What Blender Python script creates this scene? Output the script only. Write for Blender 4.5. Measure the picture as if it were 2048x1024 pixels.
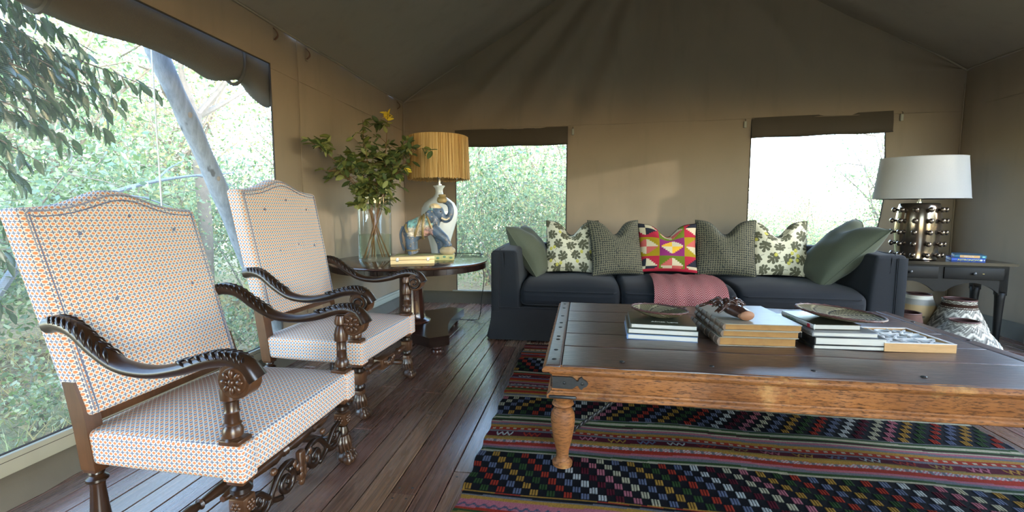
import bpy, bmesh, math, random
import numpy as np
from mathutils import Vector, Matrix
for o in list(bpy.data.objects): bpy.data.objects.remove(o)
SC = bpy.context.scene
COL = SC.collection
R = math.radians
rng = np.random.default_rng(7)
random.seed(7)

# ------------------------------------------------------------------ camera, sky, sun, exposure
cd = bpy.data.cameras.new('camera'); cam = bpy.data.objects.new('camera', cd); COL.objects.link(cam)
cd.sensor_width = 36; cd.lens = 36*910/2048; cd.clip_start = .02; cd.clip_end = 300
cam.location = (0, 0, 1.15); cam.rotation_euler = (R(90-5.46), 0, R(8.8))
SC.camera = cam
w = bpy.data.worlds.new('sky'); SC.world = w; w.use_nodes = True
wn = w.node_tree.nodes; wl = w.node_tree.links
bg = wn['Background']
sk = wn.new('ShaderNodeTexSky'); sk.sky_type = 'NISHITA'; sk.sun_disc = False
sk.sun_elevation = R(22); sk.sun_rotation = R(116); sk.air_density = 1.0; sk.dust_density = .35; sk.ozone_density = 1.0
wl.new(sk.outputs[0], bg.inputs[0]); bg.inputs[1].default_value = 2.35
sd = bpy.data.lights.new('sun', 'SUN'); sun = bpy.data.objects.new('sun', sd); COL.objects.link(sun)
sd.energy = 2.4; sd.color = (1, .90, .76); sd.angle = R(.9)
SUN_FROM = Vector((.85, -.42, .155)).normalized()         # low evening sun from the right
sun.rotation_euler = SUN_FROM.to_track_quat('Z', 'Y').to_euler(); sun.location = (20, -10, 6)
vs = SC.view_settings
vs.view_transform = 'Standard'; vs.look = 'None'; vs.gamma = 1; vs.use_curve_mapping = False; vs.exposure = 0.45

# ------------------------------------------------------------------ node helpers
def s2l(c):
    return tuple(((x/255)/12.92 if x/255 <= .04045 else ((x/255+.055)/1.055)**2.4) for x in c)
class X:
    """a socket (or number) that builds math nodes with operators"""
    def __init__(s, n, k): s.n = n; s.k = k
    def __add__(s, o): return s.n.m('ADD', s, o)
    def __sub__(s, o): return s.n.m('SUBTRACT', s, o)
    def __rsub__(s, o): return s.n.m('SUBTRACT', o, s)
    def __mul__(s, o): return s.n.m('MULTIPLY', s, o)
    def __truediv__(s, o): return s.n.m('DIVIDE', s, o)
    def lt(s, o): return s.n.m('LESS_THAN', s, o)
    def gt(s, o): return s.n.m('GREATER_THAN', s, o)
    def fr(s): return s.n.m('FRACT', s)
    def fl(s): return s.n.m('FLOOR', s)
    def ab(s): return s.n.m('ABSOLUTE', s)
    def mx(s, o): return s.n.m('MAXIMUM', s, o)
    def mn(s, o): return s.n.m('MINIMUM', s, o)
    def mod(s, o): return s.n.m('MODULO', s, o)
class N:
    def __init__(s, name):
        s.mat = bpy.data.materials.new(name); s.mat.use_nodes = True
        s.t = s.mat.node_tree; s.p = s.t.nodes['Principled BSDF']; s.out = s.t.nodes['Material Output']
    def node(s, t, **kw):
        n = s.t.nodes.new(t)
        for k, v in kw.items(): setattr(n, k, v)
        return n
    def put(s, v, sock):
        if isinstance(v, X): s.t.links.new(v.k, sock)
        elif v is not None:
            if isinstance(v, (tuple, list)) and sock.type == 'RGBA' and len(v) == 3: v = (*v, 1)
            sock.default_value = v
    def m(s, op, a, b=None, c=None):
        n = s.node('ShaderNodeMath', operation=op)
        s.put(a, n.inputs[0])
        if b is not None: s.put(b, n.inputs[1])
        if c is not None: s.put(c, n.inputs[2])
        return X(s, n.outputs[0])
    def co(s, which='Object'): return X(s, s.node('ShaderNodeTexCoord').outputs[which])
    def attr(s, name='col', out='Color'):
        n = s.node('ShaderNodeAttribute', attribute_name=name); return X(s, n.outputs[out])
    def rnd(s): return X(s, s.node('ShaderNodeObjectInfo').outputs['Random'])
    def mapv(s, v, scale=(1, 1, 1), loc=(0, 0, 0), rot=(0, 0, 0)):
        n = s.node('ShaderNodeMapping'); s.put(v, n.inputs[0])
        n.inputs[1].default_value = loc; n.inputs[2].default_value = rot; n.inputs[3].default_value = scale
        return X(s, n.outputs[0])
    def vadd(s, a, b):
        n = s.node('ShaderNodeVectorMath', operation='ADD'); s.put(a, n.inputs[0]); s.put(b, n.inputs[1]); return X(s, n.outputs[0])
    def xyz(s, v):
        n = s.node('ShaderNodeSeparateXYZ'); s.put(v, n.inputs[0]); return [X(s, o) for o in n.outputs]
    def comb(s, a, b, c):
        n = s.node('ShaderNodeCombineXYZ')
        for i, v in enumerate((a, b, c)): s.put(v, n.inputs[i])
        return X(s, n.outputs[0])
    def noise(s, v, scale=5, det=3, rough=.5, dist=0):
        n = s.node('ShaderNodeTexNoise'); s.put(v, n.inputs['Vector'])
        n.inputs['Scale'].default_value = scale; n.inputs['Detail'].default_value = det
        n.inputs['Roughness'].default_value = rough; n.inputs['Distortion'].default_value = dist
        return X(s, n.outputs[0])
    def ramp(s, f, stops):
        n = s.node('ShaderNodeValToRGB'); s.put(f, n.inputs[0]); e = n.color_ramp.elements
        while len(e) < len(stops): e.new(.5)
        for el, (p, c) in zip(e, stops):
            el.position = p; el.color = (*c, 1) if isinstance(c, (tuple, list)) else (c, c, c, 1)
        return X(s, n.outputs[0])
    def mix(s, f, a, b, mode='MIX'):
        n = s.node('ShaderNodeMix', data_type='RGBA', blend_type=mode)
        s.put(f, n.inputs[0]); s.put(a, n.inputs[6]); s.put(b, n.inputs[7]); return X(s, n.outputs[2])
    def bump(s, h, st=.3, d=.01):
        n = s.node('ShaderNodeBump'); s.put(h, n.inputs['Height'])
        n.inputs['Strength'].default_value = st; n.inputs['Distance'].default_value = d
        s.t.links.new(n.outputs[0], s.p.inputs['Normal']); return n
    def fin(s, col=None, rough=None, metal=None, spec=None, **kw):
        s.put(col, s.p.inputs['Base Color']); s.put(rough, s.p.inputs['Roughness'])
        s.put(metal, s.p.inputs['Metallic']); s.put(spec, s.p.inputs['Specular IOR Level'])
        for k, v in kw.items(): s.put(v, s.p.inputs[k.replace('_', ' ')])
        return s.mat
def plain(name, col, rough=.6, metal=0, var=.18, scale=40, bump=0, **kw):
    n = N(name); o = n.co()
    f = n.noise(o, scale, 3)
    a = tuple(c*(1-var) for c in col); b = tuple(min(1, c*(1+var)) for c in col)
    if bump: n.bump(f, bump, .004)
    return n.fin(n.mix(f, a, b), rough, metal, **kw)

# ------------------------------------------------------------------ mesh helpers
def mk(name, V, F, mat, parent=None, smooth=None, col=None, uv=None):
    me = bpy.data.meshes.new(name)
    V = np.asarray(V, dtype=np.float32).reshape(-1, 3)
    if isinstance(F, np.ndarray) and F.ndim == 2:
        k = F.shape[1]
        me.vertices.add(len(V)); me.vertices.foreach_set('co', V.ravel())
        me.loops.add(F.size); me.loops.foreach_set('vertex_index', F.ravel().astype(np.int32))
        me.polygons.add(len(F)); me.polygons.foreach_set('loop_start', np.arange(0, F.size, k, dtype=np.int32))
        me.update(calc_edges=True)
    else:
        me.from_pydata(V.tolist(), [], [list(map(int, f)) for f in F]); me.update()
    me.validate()
    if smooth:
        me.shade_smooth()
        if smooth is not True: me.set_sharp_from_angle(angle=R(smooth))
    if col is not None:
        a = me.color_attributes.new('col', 'FLOAT_COLOR', 'POINT')
        c = np.ones((len(V), 4), np.float32); c[:, :3] = col; a.data.foreach_set('color', c.ravel())
    if uv is not None:
        l = me.uv_layers.new(name='UVMap'); vi = np.zeros(len(me.loops), np.int32); me.loops.foreach_get('vertex_index', vi)
        l.data.foreach_set('uv', np.asarray(uv, np.float32)[vi].ravel())
    if mat: me.materials.append(mat)
    o = bpy.data.objects.new(name, me); COL.objects.link(o)
    if parent: o.parent = parent
    return o
def boxuv(o):
    me = o.data; l = me.uv_layers.new(name='UVMap')
    for p in me.polygons:
        n = p.normal; a = max(range(3), key=lambda i: abs(n[i]))
        for li in p.loop_indices:
            c = me.vertices[me.loops[li].vertex_index].co
            l.data[li].uv = ((c.y, c.z), (c.x, c.z), (c.y, c.x))[a]
    return o
def sweep(pts, rad, n=8, caps=True, flat=None, closed=False):
    """tube along pts; rad scalar, list, or list of (a,b)"""
    P = np.asarray(pts, float); k = len(P)
    if closed: T = np.roll(P, -1, 0)-np.roll(P, 1, 0)
    else: T = np.gradient(P, axis=0)
    T /= np.linalg.norm(T, axis=1)[:, None]+1e-12
    ref = np.array(flat if flat is not None else ((0, 0, 1) if abs(T[0][2]) < .9 else (1, 0, 0)), float)
    V = []; a = np.linspace(0, 2*math.pi, n, endpoint=False)
    for i in range(k):
        s = np.cross(T[i], ref); s /= np.linalg.norm(s)+1e-12; u = np.cross(s, T[i])
        if flat is None: ref = u
        r = rad if np.isscalar(rad) else rad[i]
        ra, rb = (r, r) if np.isscalar(r) else r
        V += [P[i]+s*ra*math.cos(t)+u*rb*math.sin(t) for t in a]
    F = []
    for i in range(k if closed else k-1):
        j = (i+1) % k
        for q in range(n): F.append((i*n+q, i*n+(q+1) % n, j*n+(q+1) % n, j*n+q))
    if caps and not closed: F += [tuple(range(n))[::-1], tuple(range((k-1)*n, k*n))]
    return V, F
def lathe(prof, n=24, c=(0, 0, 0), sx=1, sy=1, cap=True):
    V = []; F = []
    for r, z in prof:
        for i in range(n):
            t = 2*math.pi*i/n; V.append((c[0]+r*math.cos(t)*sx, c[1]+r*math.sin(t)*sy, c[2]+z))
    for j in range(len(prof)-1):
        for i in range(n): F.append((j*n+i, j*n+(i+1) % n, (j+1)*n+(i+1) % n, (j+1)*n+i))
    if cap and prof[0][0] > 1e-5: F.append(tuple(range(n))[::-1])
    if cap and prof[-1][0] > 1e-5: F.append(tuple(range((len(prof)-1)*n, len(prof)*n)))
    return V, F
def box(c, s, M=None):
    V = [Vector((c[0]+x*s[0]/2, c[1]+y*s[1]/2, c[2]+z*s[2]/2)) for x in (-1, 1) for y in (-1, 1) for z in (-1, 1)]
    if M: V = [M @ v for v in V]
    return [tuple(v) for v in V], [(0, 1, 3, 2), (4, 6, 7, 5), (0, 4, 5, 1), (2, 3, 7, 6), (0, 2, 6, 4), (1, 5, 7, 3)]
def rbox(c, s, r=.005, seg=2):
    bm = bmesh.new(); bmesh.ops.create_cube(bm, size=1)
    bmesh.ops.scale(bm, vec=s, verts=bm.verts); bmesh.ops.translate(bm, vec=c, verts=bm.verts)
    bmesh.ops.bevel(bm, geom=bm.edges[:], offset=min(r, min(s)*.45), segments=seg, profile=.5, affect='EDGES')
    V = [tuple(v.co) for v in bm.verts]; bm.verts.index_update(); F = [[v.index for v in f.verts] for f in bm.faces]; bm.free()
    return V, F
def prism(poly, d0, d1, ax='y'):
    """polygon in the other two axes extruded along ax"""
    n = len(poly)
    def pt(a, b, d): return {'x': (d, a, b), 'y': (a, d, b), 'z': (a, b, d)}[ax]
    V = [pt(a, b, d0) for a, b in poly]+[pt(a, b, d1) for a, b in poly]
    F = [tuple(range(n)), tuple(range(n, 2*n))[::-1]]+[(i, i+n, (i+1) % n+n, (i+1) % n) for i in range(n)]
    return V, F
def softbox(s, r, n=10, crown=(0, 0, 0), fn=None):
    """rounded box with dense faces, crown bulge per axis, origin at its centre"""
    h = np.array(s)/2; V = []; idx = {}; F = []
    def ticks(hh):
        e = min(r, hh*.98); inner = np.linspace(-hh+e, hh-e, n)
        ed = hh-e*(1-np.sin(np.linspace(0, 1, 4)*math.pi/2)) if False else np.linspace(hh-e, hh, 4)[1:]
        return np.concatenate([-ed[::-1], inner, ed])
    tk = [ticks(x) for x in h]
    def vid(p):
        k = tuple(np.round(p, 6))
        if k not in idx: idx[k] = len(V); V.append(p)
        return idx[k]
    for ax in range(3):
        a, b = [(1, 2), (2, 0), (0, 1)][ax]
        for sg in (-1, 1):
            A, Bt = tk[a], tk[b]
            for i in range(len(A)-1):
                for j in range(len(Bt)-1):
                    q = []
                    for (u, v) in ((A[i], Bt[j]), (A[i+1], Bt[j]), (A[i+1], Bt[j+1]), (A[i], Bt[j+1])):
                        p = np.zeros(3); p[ax] = sg*h[ax]; p[a] = u; p[b] = v; q.append(vid(p))
                    F.append(q if sg > 0 else q[::-1])
    V = np.array(V); inn = np.clip(V, -h+np.minimum(r, h*.98), h-np.minimum(r, h*.98)); d = V-inn
    L = np.linalg.norm(d, axis=1)[:, None]; e = min(r, h.min()*.98)
    V2 = inn+d/np.maximum(L, 1e-9)*np.where(L > 1e-9, e, 0)
    g = V2/h
    for ax in range(3):
        if crown[ax]:
            a, b = [(1, 2), (2, 0), (0, 1)][ax]
            V2[:, ax] += crown[ax]*np.clip(1-g[:, a]**2, 0, 1)*np.clip(1-g[:, b]**2, 0, 1)*g[:, ax]
    if fn: V2 = fn(V2)
    return V2, F
class B:
    def __init__(s): s.v = []; s.f = []
    def add(s, vf, M=None):
        V, F = vf; o = len(s.v)
        if M is not None: V = [tuple(M @ Vector(v)) for v in V]
        s.v += [tuple(v) for v in V]; s.f += [tuple(i+o for i in f) for f in F]; return s
    def obj(s, name, mat, parent=None, smooth=40, col=None): return mk(name, s.v, s.f, mat, parent, smooth, col)
def ob(name, vf, mat, parent=None, smooth=40, loc=None, rot=None, **k):
    o = mk(name, vf[0], vf[1], mat, parent, smooth, **k)
    if loc is not None: o.location = loc
    if rot is not None: o.rotation_euler = rot
    return o
def ell(c, r, n=12, M=None):
    V, F = lathe([(math.sin(t)*1, -math.cos(t)) for t in np.linspace(.02, math.pi-.02, max(6, n//2+2))], n)
    V = [(c[0]+x*r[0], c[1]+y*r[1], c[2]+z*r[2]) for x, y, z in V] if M is None else [tuple(Vector(c)+M @ Vector((x*r[0], y*r[1], z*r[2]))) for x, y, z in V]
    return V, F
def remesh(b, voxel, smooth=3, fac=.5):
    me = bpy.data.meshes.new('tmp'); me.from_pydata(b.v, [], b.f)
    o = bpy.data.objects.new('tmp', me); COL.objects.link(o)
    m = o.modifiers.new('r', 'REMESH'); m.mode = 'VOXEL'; m.voxel_size = voxel
    if smooth: q = o.modifiers.new('s', 'SMOOTH'); q.iterations = smooth; q.factor = fac
    dg = bpy.context.evaluated_depsgraph_get(); ev = o.evaluated_get(dg).to_mesh()
    V = np.zeros(len(ev.vertices)*3, np.float32); ev.vertices.foreach_get('co', V); V = V.reshape(-1, 3)
    F = [tuple(p.vertices) for p in ev.polygons]
    bpy.data.objects.remove(o); bpy.data.meshes.remove(me)
    return V, F
def share(name, src, parent=None, loc=None, rot=None, scale=None):
    o = bpy.data.objects.new(name, src.data); COL.objects.link(o)
    if parent: o.parent = parent
    if loc is not None: o.location = loc
    if rot is not None: o.rotation_euler = rot
    if scale is not None: o.scale = scale
    return o
def copytree(o, parent=None):
    c = o.copy(); COL.objects.link(c)
    if parent: c.parent = parent
    for ch in list(o.children): copytree(ch, c)
    return c
def tag(o, label=None, cat=None, group=None, kind=None):
    for k, v in (('label', label), ('category', cat), ('group', group), ('kind', kind)):
        if v: o[k] = v
    return o
def thing(name, label, cat, loc=(0, 0, 0), rz=0, group=None):
    o = bpy.data.objects.new(name, None); COL.objects.link(o); o.empty_display_size = .1
    o.location = loc; o.rotation_euler = (0, 0, rz); return tag(o, label, cat, group)
def bez(pts, n=24):
    """Catmull-Rom through pts"""
    P = [np.array(p, float) for p in pts]; P = [2*P[0]-P[1]]+P+[2*P[-1]-P[-2]]; out = []
    m = len(P)-3
    for i in range(m):
        for t in np.linspace(0, 1, max(2, n//m), endpoint=False):
            a, b, c, d = P[i:i+4]
            out.append(.5*((2*b)+(c-a)*t+(2*a-5*b+4*c-d)*t*t+(-a+3*b-3*c+d)*t**3))
    out.append(P[-2]); return np.array(out)
FONT = None
def text(s, size, mat, parent, loc, rot, name='lettering', ext=.0004, align='LEFT'):
    cu = bpy.data.curves.new('t', 'FONT'); cu.body = s; cu.size = size; cu.extrude = ext; cu.align_x = align; cu.resolution_u = 3
    t = bpy.data.objects.new('t', cu); COL.objects.link(t)
    me = bpy.data.meshes.new_from_object(t.evaluated_get(bpy.context.evaluated_depsgraph_get()))
    bpy.data.objects.remove(t); me.materials.clear(); me.materials.append(mat)
    o = bpy.data.objects.new(name, me); COL.objects.link(o); o.parent = parent; o.location = loc; o.rotation_euler = rot
    return o
# ------------------------------------------------------------------ shared surface materials
def m_canvas(name, col, var=.10):
    n = N(name); o = n.co(); a = n.noise(o, 1.3, 4, .6); b = n.noise(n.mapv(o, (3, 3, .6)), 2.5, 3)
    weave = n.noise(o, 420, 2)
    c = n.mix(a, tuple(x*(1-var) for x in col), tuple(x*(1+var) for x in col))
    c = n.mix(n.ramp(b, [(.55, 0), (.8, 1)])*.35, c, tuple(x*.72 for x in col))
    n.bump(weave, .12, .002); return n.fin(c, .93, spec=.15)
M_WALL = m_canvas('tent canvas', s2l((136, 122, 104)))
M_ROOF = m_canvas('roof canvas', s2l((142, 131, 114)))
M_SKIRT = m_canvas('base flap canvas', s2l((98, 93, 82)), .22)
M_SILL = m_canvas('sill canvas', s2l((150, 150, 136)))
M_BLIND = m_canvas('blind canvas', s2l((76, 69, 60)), .15)
M_BINDING = plain('dark binding', s2l((50, 44, 38)), .8)
M_TAB = plain('leather tab', s2l((92, 62, 46)), .6)
def m_screen(name, pitch, base, amp):
    n = N(name); x, y, z = n.xyz(n.co())
    l = (z/pitch).fr().lt(.5); l2 = ((x+y)/pitch).fr().lt(.25)
    f = l*amp+l2*(amp*.35)+base
    d = n.node('ShaderNodeBsdfDiffuse'); d.inputs[0].default_value = (.42, .46, .47, 1)
    tl = n.node('ShaderNodeBsdfTranslucent'); tl.inputs[0].default_value = (.42, .46, .47, 1)
    mx = n.node('ShaderNodeMixShader'); mx.inputs[0].default_value = .5
    n.t.links.new(d.outputs[0], mx.inputs[1]); n.t.links.new(tl.outputs[0], mx.inputs[2])
    tr = n.node('ShaderNodeBsdfTransparent'); ms = n.node('ShaderNodeMixShader')
    n.put(f, ms.inputs[0]); n.t.links.new(tr.outputs[0], ms.inputs[1]); n.t.links.new(mx.outputs[0], ms.inputs[2])
    n.t.links.new(ms.outputs[0], n.out.inputs[0]); return n.mat
M_SCREEN = m_screen('insect mesh', .0075, .03, .13)
M_SCREEN2 = m_screen('fine insect mesh', .006, .06, .05)

# ------------------------------------------------------------------ tent: walls, roof, windows
XL, XR, YF, YB = -2.27, 3.97, -1.3, 5.62
EL, ER, RX, RZ = 2.53, 2.65, .854, 4.40                       # eave heights left / right, ridge
def eave(x): return EL+(ER-EL)*(x-XL)/(XR-XL)
def roofz(x): return EL+(RZ-EL)*(x-XL)/(RX-XL) if x < RX else ER+(RZ-ER)*(XR-x)/(XR-RX)
def lines(a, b, step, marks):
    pts = sorted(set([a, b]+[m for m in marks if a < m < b])); out = []
    for p, q in zip(pts[:-1], pts[1:]):
        k = max(1, round((q-p)/step)); out += list(np.linspace(p, q, k, endpoint=False))
    return out+[b]
def canvas(name, rect, holes, fn, mat, step=.07):
    u0, u1, v0, v1 = rect
    U = lines(u0, u1, step, [h[0] for h in holes]+[h[1] for h in holes]); W = lines(v0, v1, step, [h[2] for h in holes]+[h[3] for h in holes]+[2.2, 2.53])
    V = [fn(u, v) for v in W for u in U]; nu = len(U); F = []
    for j in range(len(W)-1):
        for i in range(nu-1):
            cu = (U[i]+U[i+1])/2; cv = (W[j]+W[j+1])/2
            if any(h[0] < cu < h[1] and h[2] < cv < h[3] for h in holes): continue
            F.append((j*nu+i, j*nu+i+1, (j+1)*nu+i+1, (j+1)*nu+i))
    o = mk(name, V, F, mat, None, True); return tag(o, kind='structure')
def ss(a, b, x): t = min(1, max(0, (x-a)/(b-a))); return t*t*(3-2*t)
def wr(u, v, k=1):                                            # soft vertical wrinkles
    return k*(.006*math.sin(u*7+math.sin(v*2)*.9)+.004*math.sin(u*17+v*1.3)+.003*math.sin(v*6+u*2.3))
WL = (.05, 3.12, .19, 2.23)                                   # left window: y0 y1 z0 z1
W1 = (-1.585, -.20, .155, 2.165); W2 = (1.875, 3.275, .155, 2.21)
WR_ = (.4, 4.2, .2, 2.3)
def edge_damp(u, v, holes):
    d = min([max(abs(u-(h[0]+h[1])/2)-(h[1]-h[0])/2, abs(v-(h[2]+h[3])/2)-(h[3]-h[2])/2) for h in holes]+[9]); return ss(0, .25, d)
wall_left = canvas('wall_left', (YF, YB, 0, EL), [WL], lambda u, v: (XL+wr(u, v)*edge_damp(u, v, [WL]), u, v), M_WALL)
wall_right = canvas('wall_right', (YF, YB+.06, 0, ER), [WR_], lambda u, v: (XR-wr(u+3, v)*edge_damp(u, v, [WR_]), u, v), M_WALL)
def w2x(v): return 3.275+.035*math.sin((v-.9)/1.3*math.pi*1.5)-(.05*(2.21-v)/1.25 if v < 2.21 else 0)
def fold(x, z):                                               # folds of the gable fabric fanning out from the ridge
    dx, dz = x-RX, RZ+.25-z; th = math.atan2(dx, dz); r = math.hypot(dx, dz)
    a = ss(2.0, 2.5, z)*ss(.0, .35, roofz(x)-z)
    y = 0
    for t0, wd, am in ((-.80, .030, .035), (-.70, .035, -.030), (-.60, .04, .035), (-.50, .05, .03), (-.40, .05, -.03), (-.30, .06, .04), (-.16, .07, -.03), (.08, .05, .035), (.20, .06, -.025), (.34, .05, .03), (.52, .06, -.02), (.68, .05, .025)):
        y += am*math.exp(-((th-t0)/wd)**2)
    return -y*a*min(1, r/1.2)
def back(u, v):
    if v <= 2.2: z = v
    elif v <= 2.53: z = 2.2+(v-2.2)/.33*(eave(u)-2.2)
    else: z = eave(u)+(v-2.53)/(RZ-2.53)*(max(roofz(u), eave(u))-eave(u))
    x = u
    k = ss(2.35, 3.275, u)*(1-ss(3.275, XR, u))
    if v <= 2.3: x = u+k*(w2x(min(v, 2.21))-3.275)
    return (x, YB+wr(u*.7, v, .9)*edge_damp(u, v, [W1, W2])+fold(u, z), z)
wall_back = canvas('wall_back', (XL-.05, XR+.05, 0, RZ), [W1, W2], back, M_WALL)
DOOR = (.3, 2.1, 0, 2.2)
def front(u, v):
    z = v if v <= 2.53 else eave(u)+(v-2.53)/(RZ-2.53)*(max(roofz(u), eave(u))-eave(u))
    return (u, YF, z)
wall_front = canvas('wall_front', (XL, XR, 0, RZ), [DOOR], front, M_WALL, .2)
ceiling = tag(bpy.data.objects.new('ceiling', None), kind='structure'); COL.objects.link(ceiling)
for a, b, za, zb in ((XL, RX, EL, RZ), (RX, XR, RZ, ER)):
    nu, nv = 40, 70; V = []; F = []
    for j in range(nv+1):
        y = YF-.1+(YB+.12-YF+.1)*j/nv
        for i in range(nu+1):
            t = i/nu; x = a+(b-a)*t
            sag = .035*math.sin(math.pi*t)*(1+.25*math.sin(y*1.7))+.010*math.sin(y*3.1+t*5)+.006*math.sin(y*9+t*3)
            sag += .035*math.exp(-((YB-.22-y)/.09)**2)*math.sin(math.pi*t)         # hem fold beside the gable
            sag *= math.sin(math.pi*min(1, max(0, t)))**.4 if 0 < t < 1 else 0
            V.append((x, y, za+(zb-za)*t-sag))
    for j in range(nv):
        for i in range(nu): q = j*(nu+1)+i; F.append((q, q+1, q+nu+2, q+nu+1))
    mk('roof_panel', V, F, M_ROOF, ceiling, True)
rp = sweep([(RX, YF-.1, RZ-.05), (RX, YB+.1, RZ-.05)], .04, 12); ob('ridge_pole', rp, M_BINDING, ceiling)
# base flaps and sill bands
def flap(name, a, b, inward, z1=.105, mat=None):
    a, b = np.array(a, float), np.array(b, float); L = np.linalg.norm(b-a); k = int(L/.12); nrm = np.array(inward, float); V = []; F = []
    for i in range(k+1):
        p = a+(b-a)*i/k; wv = .012*math.sin(i*.9)+.008*math.sin(i*2.3)
        for t, off in ((0, .075+wv), (.35, .055+wv*.7), (.7, .032+wv*.3), (1, .018)): V.append((*(p+nrm*off), z1*t))
        V.append((*(p+nrm*.004), z1))
    for i in range(k):
        for j in range(4): q = i*5+j; F.append((q, q+5, q+6, q+1))
    return tag(mk(name, V, F, mat or M_SKIRT, None, True), kind='structure')
bl = flap('baseboard_left', (XL, YF), (XL, YB-.08), (1, 0)); bb = flap('baseboard_back', (XL+.08, YB), (XR-.08, YB), (0, -1), .14); br = flap('baseboard_right', (XR, YF), (XR, YB-.08), (-1, 0), .14)
tr = tag(ob('trim_1', rbox((XL+.012, (YF+YB)/2, .147), (.024, YB-YF-.02, .086), .008), M_SILL), kind='structure')
ob('stitching', sweep([(XL+.025, YF, .165), (XL+.025, YB, .165)], .0012, 6), M_BINDING, tr)
tr2 = tag(ob('trim_2', rbox(((W1[0]+W1[1])/2, YB-.012, .149), (1.5, .03, .02), .006), M_SILL), kind='structure')
# seams of the canvas
def seam(parent, pts, r=.0035): return ob('seam', sweep(pts, r, 6), M_WALL, parent)
seam(wall_left, [(XL+.006, 3.45, .2), (XL+.008, 3.45, EL)]); seam(wall_left, [(XL+.004, 3.12, 2.2), (XL+.008, 4.4, 2.19), (XL+.008, YB, 2.18)], .002)
seam(wall_back, [back(u, 2.175)[:1]+(back(u, 2.175)[1]-.004, 2.175+.04*(u-XL)/6) for u in np.linspace(XL, XR, 60)], .003)
seam(wall_right, [(XR-.006, y, 2.24) for y in np.linspace(3.8, YB, 12)], .003)
for a, z in (((XL, EL), 0), ((XR, ER), 0)):
    s = 1 if a[0] < 0 else -1
    ob('eave_hem', sweep([(a[0]+s*.012, y, a[1]-.01+.004*math.sin(y*5)) for y in np.linspace(YF, YB, 50)], .009, 6), M_ROOF, ceiling)
for x0, x1 in ((XL, RX), (RX, XR)):
    ob('gable_hem', sweep([(x, YB-.012, roofz(x)-.012+.006*math.sin(x*9)) for x in np.linspace(x0, x1, 40)], .011, 6), M_ROOF, ceiling)
for x in (XL+.012, XR-.012): seam(wall_back, [(x, YB-.012, 0), (x, YB-.012, 2.5)], .006)
# windows
def window(i, corners, mat, nrm, hem=.007):
    o = bpy.data.objects.new('window_%d' % i, None); COL.objects.link(o); tag(o, kind='structure')
    P = [np.array(c, float) for c in corners]
    out = np.array(nrm, float)*-.012
    mk('insect_screen', [p+out for p in P], [tuple(range(len(P)))], mat, o)
    ob('frame', sweep(P, hem, 6, closed=True, flat=nrm), M_BINDING, o)
    return o
y0, y1, z0, z1 = WL; win1 = window(1, [(XL, y0, z0), (XL, y1, z0), (XL, y1, z1), (XL, y0, z1)], M_SCREEN, (1, 0, 0))
def back_win(i, W, right=None):
    c = [(W[0], YB, W[2])]+[((right(z) if right else W[1]), YB, z) for z in np.linspace(W[2], W[3], 14)]+[(W[0], YB, W[3])]
    return window(i, c, M_SCREEN2, (0, -1, 0))
win2 = back_win(2, W1); win3 = back_win(3, W2, w2x)
y0, y1, z0, z1 = WR_; win4 = window(4, [(XR, y0, z0), (XR, y1, z0), (XR, y1, z1), (XR, y0, z1)], M_SCREEN2, (-1, 0, 0))
# rolled blind above the long window (outside its mesh): lumpy roll that sags at its ends
V = []; F = []; nY, nA = 90, 18
for j in range(nY):
    y = -.05+3.27*j/(nY-1); lo = 2.03-.012*math.sin(y*4.2)-.02*math.sin(y*1.9+1)+.02*math.sin(y*9)*.4
    lo += .03*math.exp(-((y-2.95)/.10)**2)-.07*ss(2.98, 3.15, y)-.035*math.exp(-((y-2.72)/.14)**2)
    hi = 2.31
    for k in range(nA):
        t = 2*math.pi*k/nA; rz = (hi-lo)/2
        d = 1+.07*math.sin(3*t+y*3)+.04*math.sin(7*t+y*8+math.sin(y*5))
        V.append((XL-.105+.075*math.cos(t)*d, y, (hi+lo)/2+rz*math.sin(t)*(d if math.sin(t) < .5 else 1)))
for j in range(nY-1):
    for k in range(nA): F.append((j*nA+k, j*nA+(k+1) % nA, (j+1)*nA+(k+1) % nA, (j+1)*nA+k))
F += [tuple(range(nA))[::-1], tuple(range((nY-1)*nA, nY*nA))]
rb = tag(mk('rolled_blind', V, F, M_BLIND, None, True), 'dark brown rolled-up canvas blind along the top of the long mesh window', 'blind')
for y in (.6, 1.75, 2.9): ob('strap', sweep([(XL-.105+.085*math.cos(t), y+.01*math.sin(t), 2.172+.148*math.sin(t)) for t in np.linspace(0, 6.2, 24)], (.012), 6, closed=True), M_BINDING, rb)
# flat blinds folded over the tops of the two back windows
def flat_blind(x0, x1, ztl, ztr, zbl, zbr, label):
    V = []; F = []; n = 24
    for sgn in (0, 1):
        for j in range(5):
            t = j/4
            for i in range(n+1):
                u = i/n; x = x0+(x1-x0)*u; zt = ztl+(ztr-ztl)*u; zb = zbl+(zbr-zbl)*u+.004*math.sin(u*14)
                V.append((x, YB-.006-.022*math.sin(t*math.pi*.55)-.006*math.sin(u*8+t*2)+(.014 if sgn else 0), zt+(zb-zt)*t))
    L = 5*(n+1)
    for s_ in (0, 1):
        for j in range(4):
            for i in range(n): q = s_*L+j*(n+1)+i; F.append((q, q+1, q+n+2, q+n+1) if s_ else (q, q+n+1, q+n+2, q+1))
    for i in range(n): q = 4*(n+1)+i; F.append((q, q+1, L+q+1, L+q))
    o = tag(mk('window_blind', V, F, M_BLIND, None, True), label, 'blind', 'blinds over the back windows')
    ob('hem', sweep([(x0+(x1-x0)*u, YB-.026, zbl+(zbr-zbl)*u+.004*math.sin(u*14)+.004) for u in np.linspace(0, 1, 20)], .007, 6), M_BINDING, o)
flat_blind(-1.59, -.19, 2.168, 2.178, 1.955, 1.962, 'dark folded blind above the back window beside the straw lampshade')
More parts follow.
